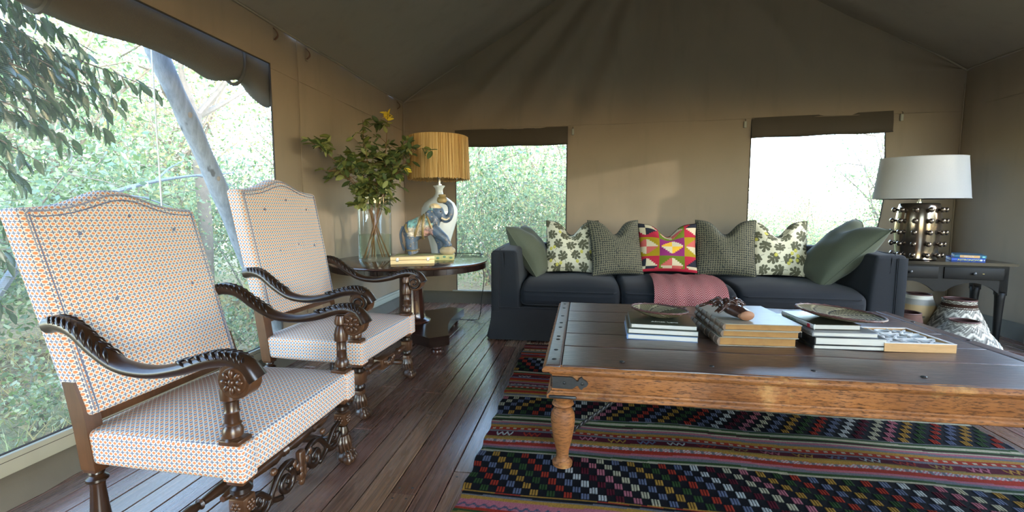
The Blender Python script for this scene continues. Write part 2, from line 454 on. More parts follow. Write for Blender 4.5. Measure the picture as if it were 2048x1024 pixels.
flat_blind(1.87, 3.30, 2.212, 2.245, 1.985, 2.015, 'dark folded blind above the back window over the sofa right end')
# small fabric loops and toggles
def tab(p, nrm, label):
    t = np.array([nrm[1], -nrm[0], 0.]); p = np.array(p, float); n3 = np.array([*nrm, 0.])
    pts = [p+n3*.004, p+n3*.03+np.array([0, 0, -.03]), p+n3*.034+np.array([0, 0, -.06]), p+n3*.006+np.array([0, 0, -.085])]
    o = ob('hanging_loop', sweep(bez(pts, 12), [(.011, .003)]*len(bez(pts, 12)), 8, flat=n3), M_TAB); o.data.transform(Matrix.Identity(4))
    ob('stitch_patch', rbox(tuple(p+n3*.006+np.array([0, 0, -.088])), (.004+.02*abs(nrm[1]), .004+.02*abs(nrm[0]), .02), .002), M_WALL, o)
    return tag(o, label, 'loop', 'fabric loops sewn to the tent walls')
tab((XL, 3.18, 2.50), (1, 0), 'brown fabric loop under the eave above the long window end')
tab((XL, 3.58, 2.49), (1, 0), 'brown fabric loop under the eave left of the leafy branches')
tab((XL, 5.45, 2.50), (1, 0), 'small brown loop at the eave in the left back corner')
for x, z, l in ((-.13, 2.17, 'small tab right of the blind beside the straw lampshade'), (1.80, 2.20, 'small tab left of the blind over the sofa right end'), (3.38, 2.23, 'small tab right of the blind over the sofa right end')):
    o = ob('blind_toggle', rbox((0, 0, 0), (.028, .022, .075), .006), M_SILL, loc=(x, YB-.018, z-.06)); ob('toggle_cord', sweep([(0, -.008, .03), (0, -.012, .05), (0, .004, .06)], .003, 6), M_BINDING, o)
    tag(o, l, 'tab', 'toggle tabs beside the back blinds')

# ------------------------------------------------------------------ floor of wooden planks
def m_plank(name, tones, rough=.33):
    n = N(name); o = n.co(); r = n.rnd(); x, y, z = n.xyz(o)
    v = n.comb(x*22, y*1.1+r*37, r*19)
    g = n.noise(v, 1.6, 6, .62, .7); g2 = n.noise(n.comb(x*120, y*3+r*11, r*7), 1.4, 4, .6)
    base = n.ramp(r, tones)
    c = n.mix(g, n.mix(.36, base, (.02, .012, .010)), n.mix(.28, base, (.34, .22, .15)))
    c = n.mix(n.ramp(g2, [(.42, .55), (.62, 0)]), c, (.018, .011, .008))
    blot = n.noise(n.comb(x*3, y*2, r*5), 2.2, 4)
    c = n.mix(n.ramp(blot, [(.52, 0), (.75, .35)]), c, (.20, .13, .09))
    n.bump(g2*.6+g*.4, .16, .003)
    return n.fin(c, n.ramp(g, [(.3, rough-.04), (.75, rough+.12)]), spec=.7, Coat_Weight=(.35 if rough < .5 else 0.), Coat_Roughness=.22)
M_PLANK = m_plank('polished hardwood plank', [(0, s2l((112, 62, 50))), (.16, s2l((156, 108, 78))), (.32, s2l((104, 82, 74))), (.46, s2l((178, 134, 98))), (.6, s2l((132, 84, 70))), (.75, s2l((146, 122, 102))), (.88, s2l((118, 66, 54))), (1, s2l((180, 148, 116)))], .24)
M_DECK = m_plank('weathered deck board', [(0, s2l((150, 138, 124))), (.5, s2l((172, 160, 146))), (1, s2l((140, 126, 112)))], .8)
M_SCREW = plain('dark screw', (.01, .008, .007), .5)
M_SUB = plain('dark joist', (.012, .009, .007), .9)
floor = tag(ob('floor', box(((XL+XR)/2, (YF+YB)/2, -.05), (XR-XL, YB-YF, .04)), M_SUB), kind='structure')
pw, gap = .108, .0035; cache = {}; screws = B(); xi = XL-.01; row = 0
while xi < XR:
    y = YF-random.uniform(0, 1.6)
    while y < YB+.05:
        L = random.choice((1.5, 1.8, 2.1, 2.4, 2.7)); a, b = max(y, YF), min(y+L, YB+.06)
        if b-a > .12:
            k = round(b-a, 2)
            if k not in cache:
                cache[k] = ob('plank', rbox((0, 0, -.0125), (pw-gap, k-.004, .025), .0025, 1), M_PLANK, floor, 30); p = cache[k]
            else: p = share('plank', cache[k], floor)
            p.location = (xi+pw/2, (a+b)/2, random.uniform(-.0012, .0006))
            for yy in (a+.035, b-.035):
                for dx in (.025, pw-.028):
                    if random.random() < .8: screws.add(lathe([(.0, .0018), (.0045, .0016), (.005, .0)], 8, (xi+dx, yy+random.uniform(-.006, .006), 0)))
        y += L
    xi += pw; row += 1
tag(screws.obj('screw_heads', M_SCREW, floor), kind='stuff')
deck = tag(ob('floor_deck', box((.5, YB+.5, -.06), (8, .9, .03)), M_SUB), kind='structure')
dk = None; x = -3.2
while x < 4.4:
    dk0 = ob('deck_board', rbox((0, 0, -.015), (.118, .86, .03), .004, 1), M_DECK, deck, 30) if dk is None else share('deck_board', dk, deck)
    dk = dk or dk0; dk0.location = (x, YB+.5, 0); x += .124
deckf = tag(ob('floor_porch', box((.85, YF-1.0, -.06), (7, 1.9, .03)), M_SUB), kind='structure')
pb = None; x = -2.5
while x < 4.2:
    o = ob('deck_board', rbox((0, 0, -.015), (.118, 1.85, .03), .004, 1), M_DECK, deckf, 30) if pb is None else share('deck_board', pb, deckf)
    pb = pb or o; o.location = (x, YF-1.0, 0); x += .124
# ------------------------------------------------------------------ outdoors: ground, bushes, trees, pole
def m_leaf(name, tr=.45, gloss=.12):
    n = N(name); c = n.attr('col'); r = n.rnd()
    c = n.mix(r*.22, c, (.40, .40, .18)) if name != 'near leaf' else c
    d = n.node('ShaderNodeBsdfDiffuse'); t = n.node('ShaderNodeBsdfTranslucent'); g = n.node('ShaderNodeBsdfGlossy'); g.inputs[1].default_value = .35
    n.put(c, d.inputs[0]); n.put(c, t.inputs[0])
    a = n.node('ShaderNodeMixShader'); a.inputs[0].default_value = tr; b = n.node('ShaderNodeMixShader'); b.inputs[0].default_value = gloss
    n.t.links.new(d.outputs[0], a.inputs[1]); n.t.links.new(t.outputs[0], a.inputs[2]); n.t.links.new(a.outputs[0], b.inputs[1]); n.t.links.new(g.outputs[0], b.inputs[2])
    n.t.links.new(b.outputs[0], n.out.inputs[0]); return n.mat
M_LEAF = m_leaf('bush leaf', .5, .05)
M_BARK = plain('grey bark', s2l((132, 118, 102)), .9, var=.35, scale=18, bump=.5)
n = N('dry ground'); o = n.co()
a = n.noise(o, 1.1, 6, .65); b = n.noise(o, 14, 5, .7)
c = n.mix(a, s2l((150, 128, 98)), s2l((190, 172, 130))); c = n.mix(n.ramp(b, [(.45, 0), (.65, .8)]), c, s2l((108, 92, 72)))
c = n.mix(n.ramp(n.noise(o, .7, 3), [(.5, 0), (.62, .6)]), c, s2l((118, 126, 70))); n.bump(b, .8, .06)
M_GROUND = n.fin(c, .95)
GZ = -.34
V = []; F = []; k = 70
for j in range(k+1):
    for i in range(k+1):
        x = -32+64*i/k; y = -28+64*j/k; far = ss(2, 9, max(XL-x, x-XR, YF-y, y-YB, 0))
        V.append((x, y, GZ+far*(.12*math.sin(x*.9+y*.4)+.10*math.sin(y*.7-x*.3))-.0))
for j in range(k):
    for i in range(k): q = j*(k+1)+i; F.append((q, q+1, q+k+2, q+k+1))
ground = tag(mk('floor_ground', V, F, M_GROUND, None, True), kind='structure')
def leaves(P, D, size, cols, fold=.25):
    """folded four-point leaves at P along D"""
    n_ = len(P); D = D/np.linalg.norm(D, axis=1)[:, None]
    up = rng.normal(size=(n_, 3)); S = np.cross(D, up); S /= np.linalg.norm(S, axis=1)[:, None]; U = np.cross(S, D)
    L = size[:, None]; V = np.stack([P, P+D*L*.5+S*L*.27+U*L*fold*.3, P+D*L, P+D*L*.5-S*L*.27+U*L*fold*.3], 1).reshape(-1, 3)
    q = np.arange(n_)[:, None]*4; F = np.concatenate([q+np.array([[0, 1, 2]]), q+np.array([[0, 2, 3]])], 0)
    return V, F, np.repeat(cols, 4, 0)
def bush_mesh(seed, h, r, nl, ls, pal, nstem=7, trunk=0.0, base=.15):
    g = np.random.default_rng(seed); st = B(); tips = []
    for i in range(nstem):
        a = g.uniform(0, 6.28); rr = r*g.uniform(.25, .95); top = h*g.uniform(.55, 1.0)
        p0 = np.array([g.normal()*.05, g.normal()*.05, 0]); p3 = np.array([math.cos(a)*rr, math.sin(a)*rr, top])
        m = p0+(p3-p0)*.45+np.array([0, 0, h*.12])+g.normal(size=3)*.08*h*.3
        if trunk: p1 = np.array([g.normal()*.06, g.normal()*.06, trunk]); path = bez([p0, p1, m+np.array([0, 0, trunk*.2]), p3], 14)
        else: path = bez([p0, m, p3], 12)
        R0 = .012*h if trunk else .008*h
        st.add(sweep(path, list(np.linspace(R0, R0*.22, len(path))), 5)); tips += list(path[len(path)//3:])
        for k_ in range(4):
            q = path[g.integers(len(path)//3, len(path))]; e = q+g.normal(size=3)*np.array([1, 1, .6])*r*.34
            st.add(sweep(bez([q, (q+e)/2+g.normal(size=3)*.04, e], 5), [R0*.35, R0*.3, R0*.25, R0*.2, R0*.15, R0*.1][:5], 4)) if False else st.add(sweep([q, (q+e)/2+g.normal(size=3)*.04*h*.3, e], [R0*.32, R0*.25, R0*.12], 4))
            tips += [e, (q+e)/2]
    T = np.array(tips); P = T[g.integers(0, len(T), nl)]+g.normal(size=(nl, 3))*r*np.array([.17, .17, .13])
    P[:, 2] = np.maximum(P[:, 2], base*h*g.uniform(.2, 1, nl))
    D = g.normal(size=(nl, 3))+np.array([0, 0, -.25]); pal = np.array(pal); cols = pal[g.integers(0, len(pal), nl)]*g.uniform(.7, 1.3, (nl, 1))
    V, F, C = leaves(P, D, g.uniform(.6, 1.3, nl)*ls, cols)
    return (V, F, C), (st.v, st.f)
PG = [s2l((112, 142, 78)), s2l((72, 104, 54)), s2l((158, 172, 116)), s2l((112, 142, 112)), s2l((140, 158, 128)), s2l((186, 194, 156))]
PP = [s2l((150, 172, 120)), s2l((134, 160, 112)), s2l((172, 180, 128)), s2l((120, 148, 108)), s2l((196, 182, 120))]
PY = [s2l((176, 168, 104)), s2l((140, 146, 90)), s2l((200, 182, 124)), s2l((112, 134, 88)), s2l((150, 166, 134))]
PROTO = {}
def proto(key, *a, **k):
    (V, F, C), st = bush_mesh(*a, **k); fo = mk('foliage', V, F, M_LEAF, None, False, col=C); ste = mk('stem', st[0], st[1], M_BARK, None, True)
    for x in (fo, ste): COL.objects.unlink(x)
    tag(fo, kind='stuff'); PROTO[key] = (fo, ste)
proto('a', 11, 2.1, 1.25, 4200, .062, PG); proto('b', 12, 2.4, 1.35, 4200, .056, PP, 9); proto('c', 13, 1.6, 1.1, 3200, .052, PP, 9)
proto('d', 14, 4.6, 1.9, 5600, .088, PG, 9, .9, .3); proto('e', 15, 5.2, 2.2, 5600, .088, PY, 10, 1.2, .32); proto('f', 16, .7, .6, 700, .06, PG, 6)
def plant(key, x, y, s, label, cat, group, name='bush', z=GZ):
    t = thing(name, label, cat, (x, y, z), random.uniform(0, 6.28), group); t.scale = (s*random.uniform(.9, 1.1), s*random.uniform(.9, 1.1), s*random.uniform(.92, 1.08))
    for src, nm in zip(PROTO[key], ('foliage', 'stem')):
        o = src.copy(); COL.objects.link(o); o.name = nm; o.parent = t
    return t
LG = 'bushes beyond the long mesh window'
for (k_, x, y, s) in (('a', -4.7, 2.6, .85), ('c', -4.5, 3.9, .8), ('b', -5.4, 4.6, .95), ('a', -5.6, 3.3, 1.05), ('b', -4.4, 5.6, .9), ('a', -4.9, 6.9, 1.05), ('c', -4.0, 7.4, .9), ('b', -6.4, 6.1, 1.15), ('a', -7.2, 4.4, 1.25), ('b', -7.6, 7.8, 1.3), ('a', -6.0, 8.8, 1.25), ('c', -5.0, 9.6, 1.1), ('b', -8.8, 5.7, 1.4), ('a', -9.3, 9.4, 1.5), ('b', -4.9, 1.2, .8), ('a', -6.3, 1.9, 1.1), ('b', -7.9, 2.8, 1.3), ('a', -4.2, 8.6, .9), ('b', -9.6, 3.6, 1.5), ('b', -6.9, .6, 1.2)):
    plant(k_, x, y, s, {'a': 'bright green leafy bush', 'b': 'pale grey-green bush', 'c': 'low pale fine-leaved bush'}[k_]+' in the thicket beyond the long mesh window', 'bush', LG)
for (k_, x, y, s) in (('d', -7.6, 5.6, 1.05), ('e', -8.6, 8.4, 1.0), ('d', -10.5, 6.6, 1.2), ('e', -9.9, 3.2, 1.15), ('d', -11.5, 11., 1.3), ('e', -7.0, 11.2, 1.1), ('d', -13.2, 4.6, 1.4), ('e', -13, 8.2, 1.5), ('d', -5.6, 13.4, 1.25), ('e', -15, 13, 1.6), ('d', -10, 15, 1.5), ('d', -9.0, .6, 1.2)):
    plant(k_, x, y, s, ('tall green tree' if k_ == 'd' else 'tall yellowish tree')+' rising behind the bushes beyond the long mesh window', 'tree', 'trees beyond the long mesh window', 'tree')
for (k_, x, y, s) in (('f', -3.6, 3.5, .7), ('f', -3.9, 4.5, .8), ('f', -3.5, 5.4, .8), ('f', -3.7, 2.5, .7), ('f', -3.3, 4.2, .5), ('f', -4.1, 1.7, .8)):
    plant(k_, x, y, s, 'low green seedling plant on the dry ground outside the long mesh window', 'plant', 'low plants outside the long mesh window', 'low_plant')
for (k_, x, y, s) in (('b', -2.3, 7.7, .95), ('c', -1.4, 7.5, 1.0), ('b', -.5, 7.8, .95), ('b', -3.2, 8.6, 1.25), ('b', -1.9, 9.0, 1.3), ('a', -.7, 9.4, 1.3), ('b', -1.2, 10.8, 1.6), ('b', -3.0, 11, 1.7), ('b', .5, 9.2, 1.1)):
    plant(k_, x, y, s, 'pale green bush in the thicket behind the back window by the straw lamp', 'bush', 'bushes behind the back window by the straw lamp')
for (k_, x, y, s) in (('d', -2.6, 12.6, 1.1), ('d', -.4, 13.2, 1.0), ('e', -1.6, 15, 1.3), ('d', .9, 14.5, .9)):
    plant(k_, x, y, s, 'tree behind the bushes in the back window by the straw lamp', 'tree', 'trees behind the back window by the straw lamp', 'tree')
for (k_, x, y, s) in (('c', 2.3, 8.2, .80), ('c', 3.2, 8.0, .78), ('b', 4.0, 8.8, .70), ('b', 2.7, 9.6, .74), ('c', 1.6, 9.0, .85), ('b', 3.6, 10.6, .80), ('b', 4.9, 10.4, .85), ('c', 1.8, 10.6, 1.0), ('b', 5.6, 12.5, .95), ('b', 4.2, 13, .9), ('b', 2.9, 13, .9), ('c', 1.4, 12.5, 1.0)):
    plant(k_, x, y, s, 'pale low bush outside the back window over the sofa right end', 'bush', 'bushes outside the bright back window')
plant('d', 5.45, 9.1, .62, 'slender young tree at the right edge of the bright back window', 'tree', None, 'young_tree')
for (k_, x, y, s) in (('a', 7.0, .2, 1.35), ('b', 7.3, 1.8, 1.3), ('a', 7.2, 3.4, 1.3), ('b', 7.1, -1.4, 1.4), ('b', 8.8, -2.6, 1.5), ('a', 9.4, .6, 1.5), ('b', 9.2, 2.4, 1.4), ('d', 12.5, -4.5, 1.0), ('d', 11.5, -1.2, .9), ('e', 13.5, 2.5, 1.0)):  # unseen bushes and trees added to break the right-hand sun into flecks
    plant(k_, x, y, s, 'unseen bush added to dapple the sun outside the window in the right wall', 'bush', 'unseen bushes added to dapple the sun at the right wall')
# leaf litter and dry grass on the ground outside the long window
g = np.random.default_rng(5); nl = 5200
P = np.stack([g.uniform(-6.5, -2.45, nl), g.uniform(.2, 7.5, nl), np.full(nl, GZ+.02)], 1)
D = g.normal(size=(nl, 3))*np.array([1, 1, .3]); pal = np.array([s2l((196, 170, 120)), s2l((160, 128, 86)), s2l((120, 96, 70)), s2l((214, 196, 150)), s2l((92, 80, 62))])
V, F, C = leaves(P, D, g.uniform(.04, .11, nl), pal[g.integers(0, 5, nl)])
tag(mk('leaf_litter', V, F, M_LEAF, None, False, col=C), 'dry fallen leaves scattered over the ground outside the long window', 'leaf litter', kind='stuff')
nl = 5000; P = np.stack([g.uniform(-6.5, -2.6, nl), g.uniform(.2, 8, nl), np.full(nl, GZ)], 1)
D = g.normal(size=(nl, 3))*np.array([.5, .5, .1])+np.array([0, 0, .9]); pal = np.array([s2l((206, 190, 130)), s2l((180, 166, 110)), s2l((150, 160, 90))])
S = np.cross(D, g.normal(size=(nl, 3))); S /= np.linalg.norm(S, axis=1)[:, None]; D /= np.linalg.norm(D, axis=1)[:, None]; L = g.uniform(.08, .26, nl)[:, None]
V = np.stack([P-S*.004, P+S*.004, P+D*L], 1).reshape(-1, 3); F = np.arange(nl*3).reshape(-1, 3)
tag(mk('dry_grass', V, F, M_LEAF, None, False, col=np.repeat(pal[g.integers(0, 3, nl)], 3, 0)), 'sparse dry grass on the ground outside the long window', 'grass', kind='stuff')
# weathered leaning pole, guy rope, bare grey branch
n = N('weathered pole'); o = n.co(); x, y, z = n.xyz(o)
g1 = n.noise(n.comb(x*30, y*30, z*2.2), 1.5, 5, .6); c = n.mix(g1, s2l((80, 86, 94)), s2l((156, 163, 172)))
c = n.mix(n.ramp(n.noise(n.comb(x*9, y*9, z*5), 1.7, 2), [(.66, 0), (.72, .85)]), c, s2l((48, 42, 38))); n.bump(g1, .5, .01)
M_POLE = n.fin(c, .8)
pp = bez([(-2.72, 2.36, 2.75), (-2.70, 2.63, 2.17), (-2.69, 3.02, 1.40), (-2.70, 3.50, .40), (-2.70, 3.88, GZ)], 40)
po = tag(ob('leaning_pole', sweep(pp, [.056+.012*i/40+.003*math.sin(i*1.3) for i in range(len(pp))], 14), M_POLE), 'grey weathered timber pole leaning outside the long mesh window', 'pole')
for t in (8, 15, 20, 26, 31): ob('knot', ell(tuple(pp[t]+np.array([.05, -.02, 0])), (.014, .018, .024), 10), M_BARK, po)
rp = [(-2.6, 2.50-.02*t, 2.35-2.7*t) for t in np.linspace(0, 1, 14)]
tag(ob('guy_rope', sweep(rp, .005, 6), plain('white rope', s2l((205, 205, 198)), .8)), 'thin white rope hanging straight outside the long mesh window', 'rope')
br = B(); main = bez([(-4.3, 2.55, .3), (-4.2, 3.0, 1.0), (-4.15, 3.5, 1.32), (-4.1, 4.1, 1.5), (-4.1, 4.9, 1.62)], 24)
br.add(sweep(main, list(np.linspace(.035, .008, len(main))), 7))
tt = thing('branching_tree', 'brown tree with forked bare trunk at the top right of the long window', 'tree', (-4.9, 5.25, GZ)); gg = random.Random(4)
def tl(p): return np.array(p)-np.array([-4.9, 5.25, GZ])
ob('trunk', sweep(bez([tl((-4.9, 5.25, GZ)), tl((-4.8, 5.2, 1.0)), tl((-4.7, 5.05, 1.9)), tl((-4.65, 5.0, 2.35))], 16), list(np.linspace(.085, .06, 16))[:len(bez([(0, 0, 0)]*4, 16))], 9), M_BARK, tt)
for e_ in ((-4.7, 4.5, 3.2), (-4.6, 4.95, 3.4), (-4.6, 5.6, 3.2), (-4.7, 6.0, 2.9), (-4.4, 4.3, 2.7)):
    mid = (np.array((-4.65, 5.0, 2.3))+np.array(e_))/2+np.array([gg.uniform(-.1, .1), gg.uniform(-.12, .12), gg.uniform(-.08, .1)]); bp__ = bez([tl((-4.65, 5.0, 2.3)), tl(mid), tl(e_)], 10)
    ob('bough', sweep(bp__, list(np.linspace(.045, .015, len(bp__))), 7), M_BARK, tt)
fo = bush_mesh(31, 1.3, .9, 900, .09, PY+PG, 7); q_ = mk('foliage', fo[0][0]+tl((-4.65, 5.1, 2.6)), fo[0][1], M_LEAF, tt, False, col=fo[0][2]); tag(q_, kind='stuff')
tb = tag(br.obj('bare_branch', M_POLE), 'bare pale branch arching behind the leaning pole', 'branch')
for i, d in ((12, (.1, .5, -.12)), (16, (-.1, .45, .25)), (20, (.05, .5, -.1))): ob('twig', sweep([main[i], main[i]+np.array(d)*.5+np.array([0, 0, .03]), main[i]+np.array(d)], [.012, .008, .004], 5), M_POLE, tb)
# leafy branch hanging down outside the upper left of the long window: every leaf a part
M_NEAR = m_leaf('near leaf', .30, .10)
ns = 6; tl = np.linspace(0, 1, ns+1); V = []; F = []; C = []
for i, t in enumerate(tl):
    wd = .23*math.sin(math.pi*min(1, t*.93+.03))**.8*(1-.25*t); zc = -.22*t*t
    for s_ in (-1, 0, 1): V.append((wd*s_, t, zc+(.06 if s_ else 0))); C.append(s2l((42, 64, 32)) if s_ else s2l((66, 90, 46)))
for i in range(ns):
    for s_ in (0, 1): q = i*3+s_; F.append((q, q+1, q+4, q+3))
LEAF = mk('leaf', V, F, M_NEAR, None, True, col=np.array(C)); COL.objects.unlink(LEAF)
def add_leaf(parent, p, d, size, roll=0, src=None):
    d = Vector(d).normalized(); q = d.to_track_quat('Y', 'Z'); o = bpy.data.objects.new('leaf', (src or LEAF).data); COL.objects.link(o)
    o.parent = parent; o.location = p; o.rotation_mode = 'QUATERNION'; o.rotation_quaternion = q @ Matrix.Rotation(roll, 3, 'Y').to_quaternion(); o.scale = (size,)*3; return o
def hanging(label, base, twigs, seed):
    ov = thing('overhanging_branch', label, 'branch', base, 0, 'leafy branches outside the long window'); g = random.Random(seed); tw = B(); nleaf = 0; b0 = np.array(base)
    for (a, b, c, nn) in twigs:
        path = bez([np.array(p)-b0 for p in (a, b, c)], 30); tw.add(sweep(path, list(np.linspace(.009, .0022, len(path))), 5))
        for i in range(nn):
            if nleaf >= 298: break
            t = (i+.5)/nn; q = path[int(t*(len(path)-1))]; s_ = 1 if i % 2 else -1; T_ = path[min(len(path)-1, int(t*(len(path)-1))+1)]-path[max(0, int(t*(len(path)-1))-1)]; T_ = T_/np.linalg.norm(T_)
            d = T_*.35+np.array([g.uniform(-.3, .3)+s_*.35, g.uniform(-.25, .25), -.85+g.uniform(-.15, .45)])
            add_leaf(ov, tuple(q+np.array([g.uniform(-.02, .02)]*3)), d, g.uniform(.060, .098), g.uniform(-.9, .9)); nleaf += 1
    ob('twig', (tw.v, tw.f), M_BARK, ov)
hb = (-2.8, 1.35, 2.45)
def tw_(*e): return [((-2.8, y0, z0), (-2.8, (y0+y1)/2, (z0+z1)/2+.06), (-2.75, y1, z1), k) for y0, z0, y1, z1, k in e]
hanging('upper dark green leafy branch hanging outside the top left of the long window', hb, tw_((1.5, 2.3, 2.36, 2.24, 42), (1.5, 2.25, 2.20, 2.24, 36), (1.55, 2.2, 2.15, 2.08, 38), (1.6, 2.15, 2.3, 2.05, 40), (1.6, 2.35, 2.1, 2.32, 34), (1.6, 2.1, 2.0, 2.18, 30), (1.7, 2.0, 2.1, 1.98, 36), (1.65, 2.05, 2.0, 2.02, 36)), 3)
hb = (-2.8, 1.35, 2.05)
hanging('long dark green leafy branch reaching furthest right outside the long window', hb, tw_((1.5, 1.95, 2.78, 1.93, 58), (1.6, 1.95, 2.45, 1.79, 44), (1.6, 1.9, 2.36, 1.72, 44), (1.6, 1.85, 2.25, 1.84, 40), (1.7, 1.9, 2.4, 1.90, 40), (1.6, 1.8, 2.15, 1.74, 36), (1.6, 1.95, 2.1, 1.9, 34)), 6)
hb = (-2.85, 1.35, 1.8)
hanging('lower dark green leafy branch hanging outside the left side of the long window', hb, tw_((1.5, 1.75, 2.33, 1.60, 44), (1.55, 1.7, 2.15, 1.50, 40), (1.55, 1.65, 2.05, 1.62, 36), (1.55, 1.55, 1.98, 1.40, 34), (1.5, 1.45, 1.92, 1.30, 28), (1.5, 1.25, 1.86, 1.05, 22), (1.5, 1.05, 1.86, .88, 20), (1.5, .85, 1.80, .66, 18), (1.55, 1.8, 2.1, 1.70, 34)), 9)
# ------------------------------------------------------------------ carved armchairs
def m_wood(name, dark, light, rough=.3, scale=1, spec=.5, axis=2):
    n = N(name); o = n.co(); x, y, z = n.xyz(o); k = [60, 60, 60]; k[axis] = 5
    g = n.noise(n.comb(x*k[0]*scale, y*k[1]*scale, z*k[2]*scale), 1, 5, .6, .4); b = n.noise(o, 9, 3)
    c = n.mix(g, dark, light); c = n.mix(n.ramp(b, [(.4, 0), (.75, .5)]), c, tuple(x_*1.5 for x_ in light))
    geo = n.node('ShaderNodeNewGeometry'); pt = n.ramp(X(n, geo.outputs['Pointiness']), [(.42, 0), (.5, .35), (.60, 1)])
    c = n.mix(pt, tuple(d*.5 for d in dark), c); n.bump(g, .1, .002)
    return n.fin(c, rough, spec=spec)
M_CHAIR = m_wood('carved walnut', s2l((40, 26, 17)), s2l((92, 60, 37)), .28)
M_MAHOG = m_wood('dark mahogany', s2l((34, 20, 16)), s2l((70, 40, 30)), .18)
n = N('oval and cross print'); u, v, _ = n.xyz(n.co('UV')); p = .0188
a = (u/p).fr()-.5; b = (v/p).fr()-.5
oval = (a*a*11.0+b*b*17.0).lt(1.0)
a2 = (u/p+.5).fr()-.5; b2 = (v/p+.5).fr()-.5; aa = a2.ab(); bb_ = b2.ab()
plus = (aa.lt(.40)*bb_.lt(.085)).mx(bb_.lt(.36)*aa.lt(.10))
o = n.co(); nz = n.noise(o, 500, 2)
c = n.mix(nz, s2l((188, 184, 174)), s2l((206, 202, 192)))
c = n.mix(plus*.9, c, s2l((80, 92, 122))); c = n.mix(oval*.95, c, s2l((196, 122, 74)))
n.bump(nz, .15, .001); M_PRINT = n.fin(c, .85, spec=.2)
M_PIPE = plain('grey piping', s2l((124, 126, 138)), .8)

def paw():
    b = B(); b.add(ell((0, 0, .075), (.030, .030, .055))); b.add(ell((.010, 0, .030), (.042, .036, .032)))
    for i in range(4):
        y = (i-1.5)*.019; b.add(ell((.040-.004*abs(i-1.5), y, .022), (.020, .0115, .021))); b.add(ell((.028, y*.9, .045), (.018, .010, .016)))
    for i in range(12):
        t = i*.5236; b.add(sweep([(math.cos(t)*.022, math.sin(t)*.022, .135), (math.cos(t)*.031, math.sin(t)*.031, .10), (math.cos(t+.18)*.036, math.sin(t+.18)*.033, .062)], [.006, .008, .003], 6))
    return remesh(b, .0034, 1)
PAW = None
def scroll(c, r0, r1, turns, a0, n_=26, ax=('y', 'z'), sgn=1):
    out = []
    for i in range(n_):
        t = i/(n_-1); r = r0+(r1-r0)*t; a = a0+sgn*turns*2*math.pi*t
        p = {'x': c[0], 'y': c[1], 'z': c[2]}; p[ax[0]] += r*math.cos(a); p[ax[1]] += r*math.sin(a); out.append((p['x'], p['y'], p['z']))
    return out
